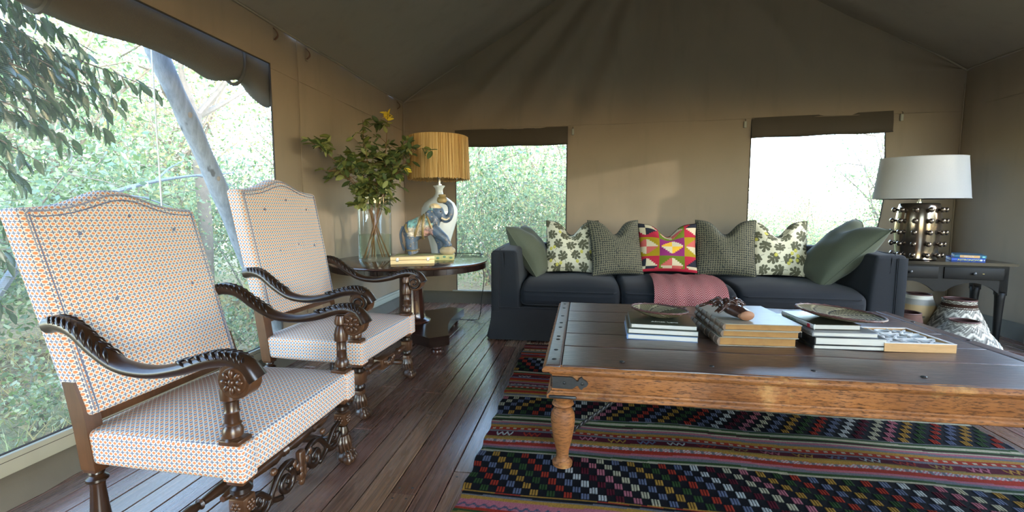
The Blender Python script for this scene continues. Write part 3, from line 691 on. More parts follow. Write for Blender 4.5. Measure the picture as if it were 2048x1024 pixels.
def armchair(label, loc, rz, s, kind):
    global PAW
    T = thing('armchair', label, 'armchair', loc, rz, None); T.scale = (s, s, s*(1.0 if kind else 1))
    W = .70; mat = M_CHAIR
    # seat
    def sfn(P):
        P = P.copy(); e = P[:, 0]/.31; P[:, 1] *= 1-.04*(1-e)/2; return P
    seat = boxuv(ob('seat', softbox((.62, W, .115), .018, 14, (0, 0, .058), sfn), M_PRINT, T, 60, loc=(0, 0, .365)))
    ob('piping', sweep([(.302, -.333, .415), (.302, .333, .415)], .003, 6), M_PRINT, T)
    for sy in (-1, 1):                                        # wrapped corner blocks of the front rail
        boxuv(ob('corner_cover', rbox((.283, sy*.322, .366), (.074, .066, .121), .006), M_PRINT, seat, 40, loc=(0, 0, -.365)))
    # back
    H0, H1, LN = .47+(.06 if kind else 0), 1.17+(.08 if kind else 0), (.19 if kind else .29)
    hh = H1-H0; btn = [(-.19, .60), (.0, .62), (.19, .60), (-.14, .36), (.04, .38), (.20, .37)]
    def bfn(P):
        P = P.copy(); y = P[:, 1]/(W/2); zt = np.clip(P[:, 2]/(hh/2), -1, 1); up = np.clip((zt+1)/2, 0, 1)
        P[:, 2] += up**3*(.068*np.exp(-(y/.42)**2)-.006*np.abs(y))
        P[:, 1] *= .965+.035*up
        fr = P[:, 0] > 0
        for by, bz in btn: P[:, 0] -= np.where(fr, .012*np.exp(-(((P[:, 1]-by*W/.7)**2+(P[:, 2]+hh/2-bz*1.0)**2)/.00018)), 0)
        P[:, 0] -= (P[:, 2]+hh/2)*LN; return P
    back = boxuv(ob('backrest', softbox((.085, W*.985, hh), .022, 22, (.022, 0, 0), bfn), M_PRINT, T, 60, loc=(-.297, 0, (H0+H1)/2)))
    uvl = back.data.uv_layers[0].data; me_ = back.data
    for lp_ in me_.loops:                                     # print wraps round the edges of the back
        c_ = me_.vertices[lp_.vertex_index].co; xl = c_.x+(c_.z+hh/2)*LN; uvl[lp_.index].uv = (c_.y+math.copysign(min(0, xl-.036), c_.y), c_.z)
    def bp(y, z, x=.046):                                     # point on the front face of the back
        up = (z-H0)/hh; yn = y/(W/2); return (-.297+x-(z-H0)*LN, y*(.965+.035*up), z+max(0, up)**3*(.068*math.exp(-(yn/.42)**2)-.006*abs(yn)))
    prof = [(-.322, z) for z in np.linspace(H0+.02, H1-.02, 14)]+[(y, H1-.012) for y in np.linspace(-.31, .31, 21)]+[(.322, z) for z in np.linspace(H1-.02, H0+.02, 14)]
    for off, r in ((0, .0028), (.018, .0022)):
        pts = [bp(y*(1-off*1.5), z-(off if abs(y) < .315 else 0), .046 if off else .0425) for y, z in prof]
        ob('piping', sweep(pts, r, 6), M_PIPE if not off else M_PRINT, back, loc=(.297, 0, -(H0+H1)/2))
    for by, bz in btn: ob('button', ell(bp(by, H0+bz, .056), (.003, .007, .007), 8), M_PRINT, back, loc=(.297, 0, -(H0+H1)/2))
    # rear posts and legs
    for sy in (-1, 1):
        y = sy*.315
        ob('back_post', prism([(-.30, .29), (-.245, .29), (-.272, .5), (-.30, H0+.12), (-.345, H0+.12), (-.315, .42)], y-.026, y+.026), mat, T, 30)
        ob('leg', B().add(rbox((-.272, y, .30), (.05, .05, .045), .004)).add(lathe([(.020, .28), (.023, .27), (.019, .262), (.031, .252), (.032, .244), (.022, .236), (.021, .22), (.026, .15), (.034, .075), (.030, .06), (.034, .05), (.036, .02), (.030, 0)], 18, (-.272, y, 0))).v and (lambda b: (b.v, b.f))(B().add(rbox((-.272, y, .30), (.05, .05, .045), .004)).add(lathe([(.020, .28), (.023, .27), (.019, .262), (.031, .252), (.032, .244), (.022, .236), (.021, .22), (.026, .15), (.034, .075), (.030, .06), (.034, .05), (.036, .02), (.030, 0)], 18, (-.272, y, 0)))), mat, T)
    ob('back_rail', rbox((-.29, 0, H0-.005), (.03, .60, .05), .006), mat, T)
    # front legs with carved paws
    if PAW is None: PAW = paw()
    for sy in (-1, 1):
        x, y = .275, sy*.312; b = B()
        if kind == 0: b.add(rbox((x, y, .298), (.058, .058, .022), .004)).add(lathe([(.016, .288), (.032, .272), (.033, .258), (.018, .242), (.024, .236)], 18, (x, y, 0))).add(rbox((x, y, .212), (.056, .056, .056), .006)).add(lathe([(.018, .186), (.026, .180), (.018, .174), (.026, .150), (.027, .138), (.018, .118), (.026, .112)], 18, (x, y, 0)))
        else: b.add(rbox((x, y, .298), (.056, .056, .022), .004)).add(lathe([(.016, .288), (.029, .276), (.030, .262), (.020, .252)], 18, (x, y, 0))).add(rbox((x, y, .222), (.060, .060, .064), .007)).add(lathe([(.020, .192), (.030, .178), (.030, .166), (.020, .152)], 18, (x, y, 0))).add(rbox((x, y, .128), (.046, .046, .052), .006))
        lg = b.obj('leg', mat, T)
        ob('paw_foot', PAW, mat, lg, True, loc=(x, y, 0))
        if kind == 0:
            car = B()
            for k in range(4):
                a = k*math.pi/2; dx, dy = math.cos(a)*.029, math.sin(a)*.029
                for q in range(6):
                    t = q*1.047; ux, uy = -math.sin(a), math.cos(a)
                    car.add(ell((x+dx+ux*.013*math.cos(t), y+dy+uy*.013*math.cos(t), .212+.013*math.sin(t)), (.006, .006, .007), 7))
                car.add(ell((x+dx, y+dy, .212), (.006, .006, .006), 7))
            ob('rosette', (car.v, car.f), mat, lg, True)
    # arms
    A0 = (-.355, .775); path = bez([(-.375, .782), (-.32, .790), (-.25, .772), (-.17, .715), (-.08, .668), (.03, .655), (.14, .672), (.23, .700), (.30, .708), (.355, .690), (.386, .648)], 60)
    for sy in (-1, 1):
        yo = sy*.338; n_ = len(path)
        pts = [(px, yo+sy*(.020*math.sin(math.pi*i/n_)+.012*i/n_), pz) for i, (px, pz) in enumerate(path)]
        rad = [(.026+.006*math.sin(math.pi*min(1, i/n_*1.1))**2+(.008*ss(.75, 1, i/n_)), .024+.004*math.cos(i/n_*6.28)) for i in range(n_)]
        arm = ob('arm', sweep(pts, rad, 14, flat=(0, 0, 1)), mat, T)
        ys = pts[-6][1]
        vol = B()
        for k, (r, wd) in enumerate(((.056, .056), (.044, .064), (.030, .070))): vol.add(lathe([(r*.92, -wd/2), (r, -wd/2+.005), (r, wd/2-.005), (r*.92, wd/2)], 26), Matrix.Translation((.330, ys, .648)) @ Matrix.Rotation(math.pi/2, 4, 'X'))
        ob('arm_scroll', (vol.v, vol.f), mat, arm)
        for side in (-1, 1):
            yy = ys+side*.036; ros = B()
            if kind == 0:
                for q in range(8):
                    t = q*math.pi/4; ros.add(ell((.330+.026*math.cos(t), yy, .648+.026*math.sin(t)), (.014, .006, .008), 8, Matrix.Rotation(-t, 3, 'Y')))
                ros.add(ell((.330, yy+side*.002, .648), (.010, .007, .010), 10))
            else: ros.add(sweep([(px, yy, pz) for px, _, pz in scroll((.330, 0, .648), .046, .008, 1.6, 1.2, 30, ('x', 'z'), -1)], list(np.linspace(.007, .005, 30)), 6))
            ob('rosette' if kind == 0 else 'volute', (ros.v, ros.f), mat, arm, True)
        for i0, i1, st in ((2, 22, 2), (n_-26, n_-4, 2)):
            car = B()
            for i in range(i0, i1, st):
                p0 = np.array(pts[i]); p1 = np.array(pts[min(n_-1, i+3)])
                for sd in (-1, 1):
                    car.add(sweep([p0+np.array([0, sd*.003, .025]), (p0+p1)/2+np.array([0, sd*.018, .023]), p1+np.array([0, sd*.028, .007])], [.0035, .007, .002], 6))
            ob('leaf_carving', (car.v, car.f), mat, arm, True)
        px, py = .272, yo+sy*.010
        ap = B().add(rbox((px, sy*.322, .432), (.070, .062, .016), .003)).add(lathe([(.026, .438), (.018, .446), (.030, .452), (.031, .472), (.022, .486), (.028, .490), (.022, .496), (.021, .525), (.024, .530), (.021, .535), (.022, .565), (.030, .572), (.031, .600), (.024, .628), (.018, .640), (.027, .648), (.027, .662), (.02, .685)], 20, (px, sy*.330, 0)))
        ob('arm_post', (ap.v, ap.f), mat, T)
    # stretchers
    turned = [(.010, 0), (.016, .02), (.020, .05), (.013, .07), (.021, .075), (.013, .082), (.019, .12), (.024, .16), (.014, .19), (.022, .195), (.014, .2)]
    for sy in (-1, 1):
        L = .53; b = B(); half = [(r, z/.2*L/2) for r, z in turned]; prof = half+[(r, L-z) for r, z in half[::-1]]
        b.add(lathe(prof, 14), Matrix.Translation((-.262, sy*.312, .10)) @ Matrix.Rotation(math.pi/2, 4, 'Y')); b.add(rbox((.0, sy*.312, .10), (.07, .045, .045), .005))
        ob('stretcher', (b.v, b.f), mat, T)
    b = B(); L = .62; half = [(r, z/.2*L/2) for r, z in turned]; b.add(lathe(half+[(r, L-z) for r, z in half[::-1]], 14), Matrix.Translation((0, .31, .10)) @ Matrix.Rotation(math.pi/2, 4, 'X')); ob('stretcher', (b.v, b.f), mat, T)
    b = B(); L = .62; b.add(lathe(half+[(r, L-z) for r, z in half[::-1]], 14), Matrix.Translation((.20 if kind == 0 else .262, .31, .215)) @ Matrix.Rotation(math.pi/2, 4, 'X'))
    if kind: b.add(rbox((.265, 0, .215), (.06, .16, .062), .007))
    fs = ob('front_stretcher', (b.v, b.f), mat, T)
    b = B(); x = .272
    if kind == 0:
        for sg in (-1, 1):
            b.add(sweep(bez([(x, sg*.29, .150), (x, sg*.245, .118), (x, sg*.20, .122), (x, sg*.165, .165), (x, sg*.125, .205), (x, sg*.075, .215), (x, sg*.035, .19), (x, sg*.02, .14)], 40), list(np.linspace(.013, .011, 43))[:len(bez([(0, 0, 0)]*8, 40))], 8, flat=(1, 0, 0)))
            b.add(sweep(bez([(x, sg*.285, .205), (x, sg*.24, .195), (x, sg*.20, .160), (x, sg*.165, .125), (x, sg*.12, .105)], 24), .011, 8, flat=(1, 0, 0)))
            b.add(sweep(scroll((x, sg*.092, .150), .048, .010, 1.35, math.pi/2+sg*.4, 30, sgn=sg), list(np.linspace(.013, .008, 30)), 8, flat=(1, 0, 0)))
            b.add(sweep(scroll((x, sg*.235, .170), .034, .008, 1.2, 0 if sg > 0 else math.pi, 24, sgn=-sg), list(np.linspace(.010, .007, 24)), 8, flat=(1, 0, 0)))
            for q in range(4): b.add(ell((x+.006, sg*.02*(q-.5), .13+.022*q), (.010, .012, .018), 8))
            b.add(ell((x, sg*.155, .225), (.012, .016, .014), 8))
        b.add(rbox((x, 0, .165), (.026, .036, .12), .008)); b.add(ell((x, 0, .10), (.014, .016, .02), 8))
    else:
        for q in range(7): b.add(ell((x+.026, (q-3)*.020, .215+.012*math.cos(q*1.1)), (.010, .010, .016), 8))
        b.add(sweep(scroll((x+.028, 0, .215), .024, .006, 1.4, 0), .005, 6, flat=(1, 0, 0)))
    ob('scroll_carving', (b.v, b.f), mat, fs, True)
    return T
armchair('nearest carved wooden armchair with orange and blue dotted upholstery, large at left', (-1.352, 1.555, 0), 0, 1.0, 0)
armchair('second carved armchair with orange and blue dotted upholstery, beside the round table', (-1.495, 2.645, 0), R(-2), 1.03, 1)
# ------------------------------------------------------------------ round pedestal table and what stands on it
TX, TY, TZ, TR = -1.555, 3.965, .72, .705
T = thing('round_table', 'dark polished round pedestal table in the corner behind the armchairs', 'table', (TX, TY, 0), R(0))
n = N('mahogany top'); o = n.co(); x, y, z = n.xyz(o); g = n.noise(n.comb(x*8, y*60, z*10), 1, 5, .6, .5)
n.bump(g, .03, .002); M_TOP = n.fin(n.mix(g, s2l((44, 30, 24)), s2l((78, 54, 42))), .12, spec=.6)
top = ob('table_top', lathe([(0, TZ-.022), (TR-.02, TZ-.022), (TR-.004, TZ-.018), (TR, TZ-.011), (TR-.004, TZ-.003), (TR-.012, TZ), (0, TZ)], 72), M_TOP, T, 35)
nseg = 40; dtl = None
for i in range(nseg):                                        # veneer blocks round the rim
    a0, a1 = 2*math.pi*i/nseg, 2*math.pi*(i+1)/nseg-.004; poly = []
    r1 = TR-.012
    for a in np.linspace(a0, a1, 4): poly.append((r1*math.cos(a), r1*math.sin(a)))
    for a in np.linspace(a1, a0, 4): poly.append(((r1-.02)*math.cos(a), (r1-.02)*math.sin(a)))
    if i == 0: dtl = ob('rim_block', prism([(px, py) for px, py in poly], TZ-.068, TZ-.0222, 'z'), M_MAHOG, T, 30)
    else: share('rim_block', dtl, T, rot=(0, 0, 2*math.pi*i/nseg))
ob('rail', prism([(-.08, -.5), (.08, -.5), (.08, .5), (-.08, .5)], TZ-.09, TZ-.05, 'z'), M_MAHOG, T)
ob('latch', rbox((.13, -.40, TZ-.082), (.05, .03, .03), .004), plain('brass catch', (.45, .40, .32), .35, .8), T)
ped = lathe([(.17, .15), (.172, .158), (.165, .166), (.150, .172), (.136, .178), (.128, .19), (.118, .25), (.108, .40), (.106, .55), (.115, .62), (.14, .645), (.15, .655)], 40); ob('pedestal', ped, M_MAHOG, T)
feet = [(.39, -.46), (.255, .575), (-.60, -.09)]
C0 = np.array([.0, .0]); poly = []
fa = [math.atan2(b, a) for a, b in feet]; order = sorted(range(3), key=lambda i: fa[i]); RF = .60
for qi in range(3):
    i = order[qi]; a = fa[i]; d = np.array([math.cos(a), math.sin(a)]); s_ = np.array([-d[1], d[0]]); e = d*(RF+.06)
    poly += [tuple(e-s_*.085), tuple(e+s_*.085)]
    j = order[(qi+1) % 3]; b_ = fa[j]; d2 = np.array([math.cos(b_), math.sin(b_)]); s2 = np.array([-d2[1], d2[0]]); e2 = d2*(RF+.06)-s2*.085; p1 = e+s_*.085
    mid = (p1+e2)/2; inw = mid*.34/np.linalg.norm(mid)*.85
    for t in np.linspace(.08, .92, 11): poly.append(tuple((1-t)**2*p1+2*t*(1-t)*(inw*1.0)+t*t*e2))
ob('base_platform', prism(poly, .072, .152, 'z'), M_MAHOG, T, 30)
bun = [(.030, 0), (.045, .006), (.050, .022), (.044, .038), (.036, .043), (.047, .05), (.047, .060), (.036, .066), (.034, .074)]
f0 = None
for i in range(3):
    a = fa[i]; p = (RF*math.cos(a), RF*math.sin(a), 0)
    if f0 is None: f0 = ob('bun_foot', lathe(bun, 24), M_MAHOG, T, loc=p)
    else: share('bun_foot', f0, T, p)
# glass vase with water (thin walls)
def m_glass(name, tint, rough=.02, base=.05):
    n = N(name); lw = n.node('ShaderNodeLayerWeight'); lw.inputs[0].default_value = .12
    tr = n.node('ShaderNodeBsdfTransparent'); tr.inputs[0].default_value = (*tint, 1); g = n.node('ShaderNodeBsdfGlossy'); g.inputs[1].default_value = rough
    ms = n.node('ShaderNodeMixShader'); n.put(X(n, lw.outputs[0])*.55+base, ms.inputs[0]); n.t.links.new(tr.outputs[0], ms.inputs[1]); n.t.links.new(g.outputs[0], ms.inputs[2])
    n.t.links.new(ms.outputs[0], n.out.inputs[0]); return n.mat
M_GLASS = m_glass('clear glass', (.95, .98, .96)); M_WATER = m_glass('vase water', (.88, .93, .86), .01, .02)
VX, VY, VR = -1.845, 3.86, .146
vase = thing('glass_vase', 'tall clear glass cylinder vase half full of water on the round table', 'vase', (VX, VY, TZ))
ob('glass', lathe([(.0, .001), (VR-.004, .001), (VR, .006), (VR, .565)], 40, cap=False), M_GLASS, vase, 50)
ob('rim', sweep([(VR*math.cos(t), VR*math.sin(t), .566) for t in np.linspace(0, 2*math.pi, 48, endpoint=False)], .003, 6, closed=True), M_GLASS, vase)
ob('water', lathe([(VR-.0075, .0185), (VR-.0075, .235), (0, .236)], 36, cap=False), M_WATER, vase, 50)
# leafy branches in the vase
def leafmesh(c1, c2):
    V = []; F = []; C = []
    for i in range(6):
        t = i/5; wd = .27*math.sin(math.pi*min(1, t*.95+.02))**.75
        for s_ in (-1, 0, 1): V.append((wd*s_, t, -.12*t*t+(.07 if s_ else 0))); C.append(c1 if s_ else c2)
    for i in range(5):
        for s_ in (0, 1): q = i*3+s_; F.append((q, q+1, q+4, q+3))
    o = mk('leaf', V, F, M_VLEAF, None, True, col=np.array(C)); COL.objects.unlink(o); return o
M_VLEAF = m_leaf('near leaf', .25, .09)
L1 = leafmesh(s2l((96, 104, 44)), s2l((120, 126, 62))); L2 = leafmesh(s2l((62, 80, 36)), s2l((86, 100, 52))); L3 = leafmesh(s2l((138, 140, 76)), s2l((150, 150, 90))); LY = leafmesh(s2l((222, 190, 40)), s2l((230, 205, 70)))
M_STEM = plain('branch stem', s2l((112, 78, 46)), .7)
g = random.Random(11)
def branch(tip, label, nl, mixw, side=8, yl=0, bend=0):
    nl = int(nl*2.1); side += 5
    t = thing('leafy_branch', label, 'branch', (VX, VY, TZ+.02), 0, 'leafy branches in the glass vase')
    tip = np.array(tip)-np.array([VX, VY, TZ+.02]); a = math.atan2(tip[1], tip[0]); out = np.array([math.cos(a), math.sin(a), 0])
    p0 = -out*.10+np.array([g.uniform(-.03, .03), g.uniform(-.03, .03), .004]); pr = out*.085+np.array([0, 0, .54])
    m = pr+(tip-pr)*.5+np.array([0, 0, .05+bend]); path = bez([p0, (p0+pr)/2, pr, m, tip], 44)
    ob('stem', sweep(path, list(np.linspace(.006, .0018, len(path))), 6), M_STEM, t)
    tw = B(); pts = [(path[i], path[min(len(path)-1, i+1)]-path[i-1]) for i in range(int(len(path)*.42), len(path))]
    for k in range(side):
        i = int(len(path)*g.uniform(.42, .92)); q = path[i]; d = np.array([g.uniform(-1, 1), g.uniform(-1, 1), g.uniform(-.25, .8)]); d = d/np.linalg.norm(d)*g.uniform(.10, .19)
        e = q+d; wx = e+np.array([VX, VY, 0])
        if wx[0] < XL+.10: e[0] = XL+.10-VX
        tp = bez([q, q+d*.5+np.array([0, 0, .02]), e], 8); tw.add(sweep(tp, list(np.linspace(.0024, .001, len(tp))), 5)); pts += [(p_, d) for p_ in tp[2:]]
    ob('twig', (tw.v, tw.f), M_STEM, t)
    for k in range(nl):
        q, d = pts[int(g.random()*len(pts))] if k % 3 else pts[-1-(k//3) % min(len(pts), 30)]
        d = d/(np.linalg.norm(d)+1e-9); v = np.array([g.gauss(0, 1), g.gauss(0, 1), g.gauss(-.25, .7)]); v = v-d*(v@d)*.6+d*.55
        src = LY if (yl and k < yl) else g.choices((L1, L2, L3), mixw)[0]
        if yl and k < yl: q = pts[len(path)-int(len(path)*.42)-1-k % 3][0]
        if q[0]+VX < XL+.07: v[0] = abs(v[0])
        add_leaf(t, tuple(q), v, g.uniform(.052, .088), g.uniform(-.9, .9), src)
branch((-2.14, 3.36, 1.72), 'leafy branch reaching furthest left over the second armchair', 62, (4, 2, 2), 9)
branch((-2.12, 3.50, 1.50), 'low leafy branch drooping left above the second armchair', 52, (4, 3, 1), 8, 0, .02)
branch((-1.72, 3.92, 2.02), 'tallest leafy branch, tipped with yellow leaves', 56, (2, 4, 2), 8, 9)
branch((-1.90, 3.80, 1.95), 'upright leafy branch just left of the tallest one', 46, (2, 5, 1), 7)
branch((-1.40, 3.88, 1.74), 'leafy branch leaning right in front of the straw lampshade', 66, (1, 5, 2), 9)
branch((-1.50, 3.74, 1.52), 'low leafy branch leaning right towards the elephant', 56, (2, 5, 1), 8, 2)
branch((-1.80, 3.62, 1.72), 'leafy branch in the middle of the bunch, facing the room', 58, (3, 2, 5), 8)
branch((-1.72, 3.70, 1.45), 'short leafy branch at the vase rim with pale leaves', 50, (3, 3, 3), 7)
branch((-1.98, 3.70, 1.60), 'leafy branch at the left of the vase neck', 52, (4, 3, 2), 7)
branch((-1.62, 4.08, 1.85), 'leafy branch at the back right of the bunch', 50, (1, 6, 1), 7)
# table lamp with straw shade
LX, LY_ = -1.43, 4.45
lamp = thing('table_lamp', 'white ceramic table lamp with natural straw drum shade on the round table', 'lamp', (LX, LY_, TZ))
n = N('celadon glaze'); M_CER = n.fin(n.mix(n.noise(n.co(), 6, 3), s2l((196, 204, 204)), s2l((214, 219, 217))), .07, spec=.6, Coat_Weight=.4)
ob('base', lathe([(.088, 0), (.092, .006), (.088, .014), (.092, .06), (.115, .16), (.150, .27), (.178, .36), (.186, .42), (.178, .475), (.150, .525), (.105, .562), (.062, .588), (.042, .612), (.036, .640), (.040, .668), (.058, .690), (.060, .697), (.052, .700), (.032, .700)], 48), M_CER, lamp)
M_CHROME = plain('brushed steel', (.5, .49, .47), .3, .95)
ob('stem', lathe([(.026, .70), (.026, .712), (.014, .716), (.014, .77), (.022, .772), (.022, .81), (.01, .812), (.006, .9), (.006, 1.15), (.01, 1.16)], 16), M_CHROME, lamp)
sh0, sh1, r0, r1 = .765, 1.175, .300, .286
n = N('raffia'); o = n.co(); x, y, z = n.xyz(o); c = n.attr('col')
M_RAF = n.fin(n.mix(n.noise(n.comb(x*60, y*60, z*4), 1, 4)*.5, c, s2l((150, 108, 56))), .7, spec=.3)
def strands(rad0, rad1, na, jit, zj):
    V = []; F = []; C = []; gg = random.Random(2)
    for i in range(na):
        a = 2*math.pi*i/na+gg.uniform(-.004, .004); da = 2*math.pi/na*.62; j = gg.uniform(0, jit); zb = sh0-gg.uniform(0, zj); tw = gg.uniform(-.012, .012)
        col = random.choice([s2l((214, 176, 112)), s2l((196, 156, 94)), s2l((226, 194, 134)), s2l((178, 136, 78)), s2l((204, 164, 100))])
        base = len(V)
        for k in range(5):
            t = k/4; r = rad0+(rad1-rad0)*t+j+.004*math.sin(t*3+i); z = zb+(sh1-zb)*t
            for q in (-1, 0, 1): V.append(((r+(.0022 if q == 0 else 0))*math.cos(a+da*q+tw*(1-t)), (r+(.0022 if q == 0 else 0))*math.sin(a+da*q+tw*(1-t)), z)); C.append(col)
        for k in range(4):
            for q in (0, 1): w_ = base+k*3+q; F.append((w_, w_+1, w_+4, w_+3))
    return V, F, C
V, F, C = strands(r0, r1, 300, .006, .016)
shade = tag(mk('lamp_shade', V, F, M_RAF, lamp, True, col=np.array(C)), 'natural straw drum shade')
V, F, C = strands(r0-.008, r1-.008, 260, .004, .004); tag(mk('lining', V, F, M_RAF, shade, True, col=np.array(C)*.9), kind='stuff')
for rr, zz in ((r0-.006, sh0+.004), (r1-.004, sh1)): ob('shade_ring', sweep([(rr*math.cos(t), rr*math.sin(t), zz) for t in np.linspace(0, 2*math.pi, 48, endpoint=False)], .004, 6, closed=True), M_RAF, shade, col=np.tile(np.array(s2l((200, 160, 100))), (48*6, 1)))
sp = B()
for k in range(3):
    t = k*2.094; sp.add(sweep([(0, 0, 1.15), ((r1-.01)*math.cos(t), (r1-.01)*math.sin(t), 1.165)], .003, 5))
ob('spider', (sp.v, sp.f), M_CHROME, shade)
cord = bez([(LX+.07, LY_+.05, TZ+.012), (LX+.40, LY_+.14, TZ+.004), (TX+.53, TY+.53, TZ-.02), (TX+.57, TY+.53, .50), (TX+.54, TY+.56, .28), (TX+.50, TY+.62, .06), (TX+.42, TY+.70, .006), (TX+.1, TY+.72, .006)], 50)
o = tag(ob('lamp_cord', sweep(cord, .004, 6), plain('dark flex', (.012, .011, .010), .5)), 'thin dark lamp cord hanging from the round table to the floor', 'cord')
# elephant carving
n = N('painted elephant'); c = n.attr('col'); o = n.co(); w_ = n.noise(o, 28, 5, .7)
c = n.mix(n.ramp(w_, [(.46, 0), (.60, .75)]), c, s2l((52, 58, 64))); c = n.mix(n.ramp(n.noise(o, 55, 3), [(.60, 0), (.68, .7)]), c, s2l((176, 152, 112)))
n.bump(w_, .35, .004); M_ELE = n.fin(c, .42)
M_GOLD = plain('worn gold paint', s2l((128, 108, 66)), .45, .2, .35, 60)
EX, EY = -1.43, 3.98
ES = 1.17
E_ = thing('elephant_figurine', 'painted wooden elephant with raised trunk balancing a pot on a plinth', 'figurine', (EX, EY, TZ), R(14)); E_.scale = (ES,)*3
b = B()
b.add(ell((-.015, 0, .255), (.125, .072, .085), 16, Matrix.Rotation(R(-22), 3, 'Y'))); b.add(ell((-.085, 0, .225), (.078, .070, .088), 14)); b.add(ell((.055, 0, .300), (.075, .066, .078), 14))
b.add(ell((.105, 0, .365), (.058, .050, .060), 14)); b.add(ell((.085, 0, .405), (.045, .04, .035), 12))
for sy in (-1, 1):
    b.add(sweep([(-.10, sy*.040, .22), (-.095, sy*.042, .13), (-.085, sy*.043, .055), (-.082, sy*.043, .045)], [.050, .042, .034, .040], 12))
b.add(sweep([(.07, -.035, .25), (.12, -.040, .20), (.165, -.042, .165), (.185, -.042, .125), (.188, -.042, .105)], [.045, .042, .034, .028, .034], 12))
b.add(sweep([(.06, .038, .25), (.105, .042, .19), (.13, .042, .12), (.135, .042, .055), (.135, .042, .047)], [.045, .040, .034, .030, .036], 12))
b.add(sweep(bez([(.135, 0, .345), (.165, 0, .315), (.195, 0, .325), (.212, 0, .37), (.205, 0, .42), (.178, 0, .445), (.15, 0, .45)], 18), list(np.linspace(.034, .016, 19)), 10))
V, F = remesh(b, .006, 3); V = np.array(V)
cc = np.tile(np.array(s2l((66, 84, 104))), (len(V), 1))
sad = (V[:, 0] > -.115) & (V[:, 0] < .075) & (V[:, 2] > .185+.0*V[:, 0]); cc[sad] = s2l((196, 182, 160))
cc[sad & (V[:, 0] < -.04) & (V[:, 2] > .25)] = s2l((128, 176, 168)); cc[sad & (V[:, 0] > -.01) & (V[:, 2] < .25)] = s2l((204, 160, 150)); cc[sad & (V[:, 0] > .02) & (V[:, 2] > .27)] = s2l((150, 190, 178))
cc[(V[:, 2] > .40) & (V[:, 0] < .14)] = s2l((206, 182, 140)); cc[(V[:, 2] < .075)] = s2l((84, 98, 116))
ob('body', (V, F), M_ELE, E_, True, col=cc)
for sy in (-1, 1):
    er = B(); er.add(ell((.055, sy*.058, .335), (.040, .010, .055), 14, Matrix.Rotation(R(18*sy), 3, 'Z'))); V, F = remesh(er, .004, 2); ob('ear', (V, F), M_ELE, E_, True, col=np.tile(np.array(s2l((58, 74, 92))), (len(V), 1)))
    ob('tusk', sweep(bez([(.140, sy*.032, .325), (.175, sy*.038, .312), (.205, sy*.034, .328)], 8), [.008, .008, .007, .007, .006, .005, .004, .003, .002][:len(bez([(0, 0, 0)]*3, 8))], 8), plain('tusk', s2l((206, 190, 160)), .4), E_)
    ob('eye', ell((.135, sy*.042, .375), (.006, .004, .006), 8), plain('eye', (.02, .02, .02), .2), E_)
ob('tail', sweep(bez([(-.158, 0, .26), (-.178, 0, .20), (-.168, .0, .12), (-.15, 0, .07)], 14), .010, 8), M_ELE, E_, col=np.tile(np.array(s2l((62, 76, 92))), (8*len(bez([(0, 0, 0)]*4, 14)), 1)))
def strap(pl, name='strap'): ob(name, sweep(pl, (.010), 6, closed=True), M_GOLD, E_)
for cx, tilt, ry, rz_ in ((-.045, .35, .079, .095), (.055, -.35, .073, .088), (.0, .05, .078, .092)):
    strap([(cx+tilt*.09*math.sin(t), ry*math.cos(t), .258+cx*.35+rz_*math.sin(t)) for t in np.linspace(0, 2*math.pi, 28, endpoint=False)])
strap([(-.12+.012*math.sin(t*2), .077*math.cos(t), .225+.055*math.sin(t)) for t in np.linspace(0, 2*math.pi, 24, endpoint=False)])
for sy in (-1, 1): ob('anklet', sweep([(-.086+.040*math.cos(t), sy*.043+.040*math.sin(t), .078) for t in np.linspace(0, 2*math.pi, 16, endpoint=False)], .006, 6, closed=True), M_GOLD, E_)
ob('pot', lathe([(.022, .440), (.036, .445), (.042, .462), (.036, .482), (.024, .490), (.028, .497), (.028, .505), (.018, .508)], 20, (.145, 0, 0)), M_GOLD, E_)
ob('ball', ell((.183, -.03, .072), (.062, .052, .038), 16), plain('painted ball', s2l((168, 150, 116)), .5, var=.4, scale=30), E_)
pl = plain('painted plinth', s2l((164, 160, 104)), .55, var=.45, scale=45); pm = B().add(rbox((.01, 0, .021), (.45, .155, .042), .004)); pn = ob('plinth', (pm.v, pm.f), pl, E_)
mot = plain('green motif', s2l((82, 122, 96)), .55); mo = B()
for k in range(9): mo.add(ell((-.19+.05*k, -.078, .022+.006*math.sin(k*2)), (.013, .002, .008), 8))
ob('painted_motif', (mo.v, mo.f), mot, pn)
# long wooden box with two catches
n = N('pale camphor wood'); o = n.co(); x, y, z = n.xyz(o); g1 = n.noise(n.comb(x*5, y*60, z*60), 1.3, 5, .6, .8)
M_PALE = n.fin(n.mix(g1, s2l((196, 166, 112)), s2l((224, 200, 152))), .5)
a = np.array([-1.555, 3.50]); bq = np.array([-1.235, 3.72]); ang = math.atan2(bq[1]-a[1], bq[0]-a[0])
wb = thing('wooden_box', 'long pale wooden box with two metal catches at the round table edge', 'box', (-1.42, 3.66, TZ), R(23))
ob('tray', rbox((0, 0, .018), (.36, .125, .034), .003), M_PALE, wb); ob('lid', rbox((0, 0, .050), (.36, .125, .026), .003), M_PALE, wb)
for x in (-.125, .125):
    ct = ob('catch', rbox((x, -.064, .040), (.022, .004, .030), .002), M_CHROME, wb); ob('catch_ring', sweep([(x+.008*math.cos(t), -.068, .036+.008*math.sin(t)) for t in np.linspace(0, 2*math.pi, 12, endpoint=False)], .002, 6, closed=True), M_CHROME, ct)
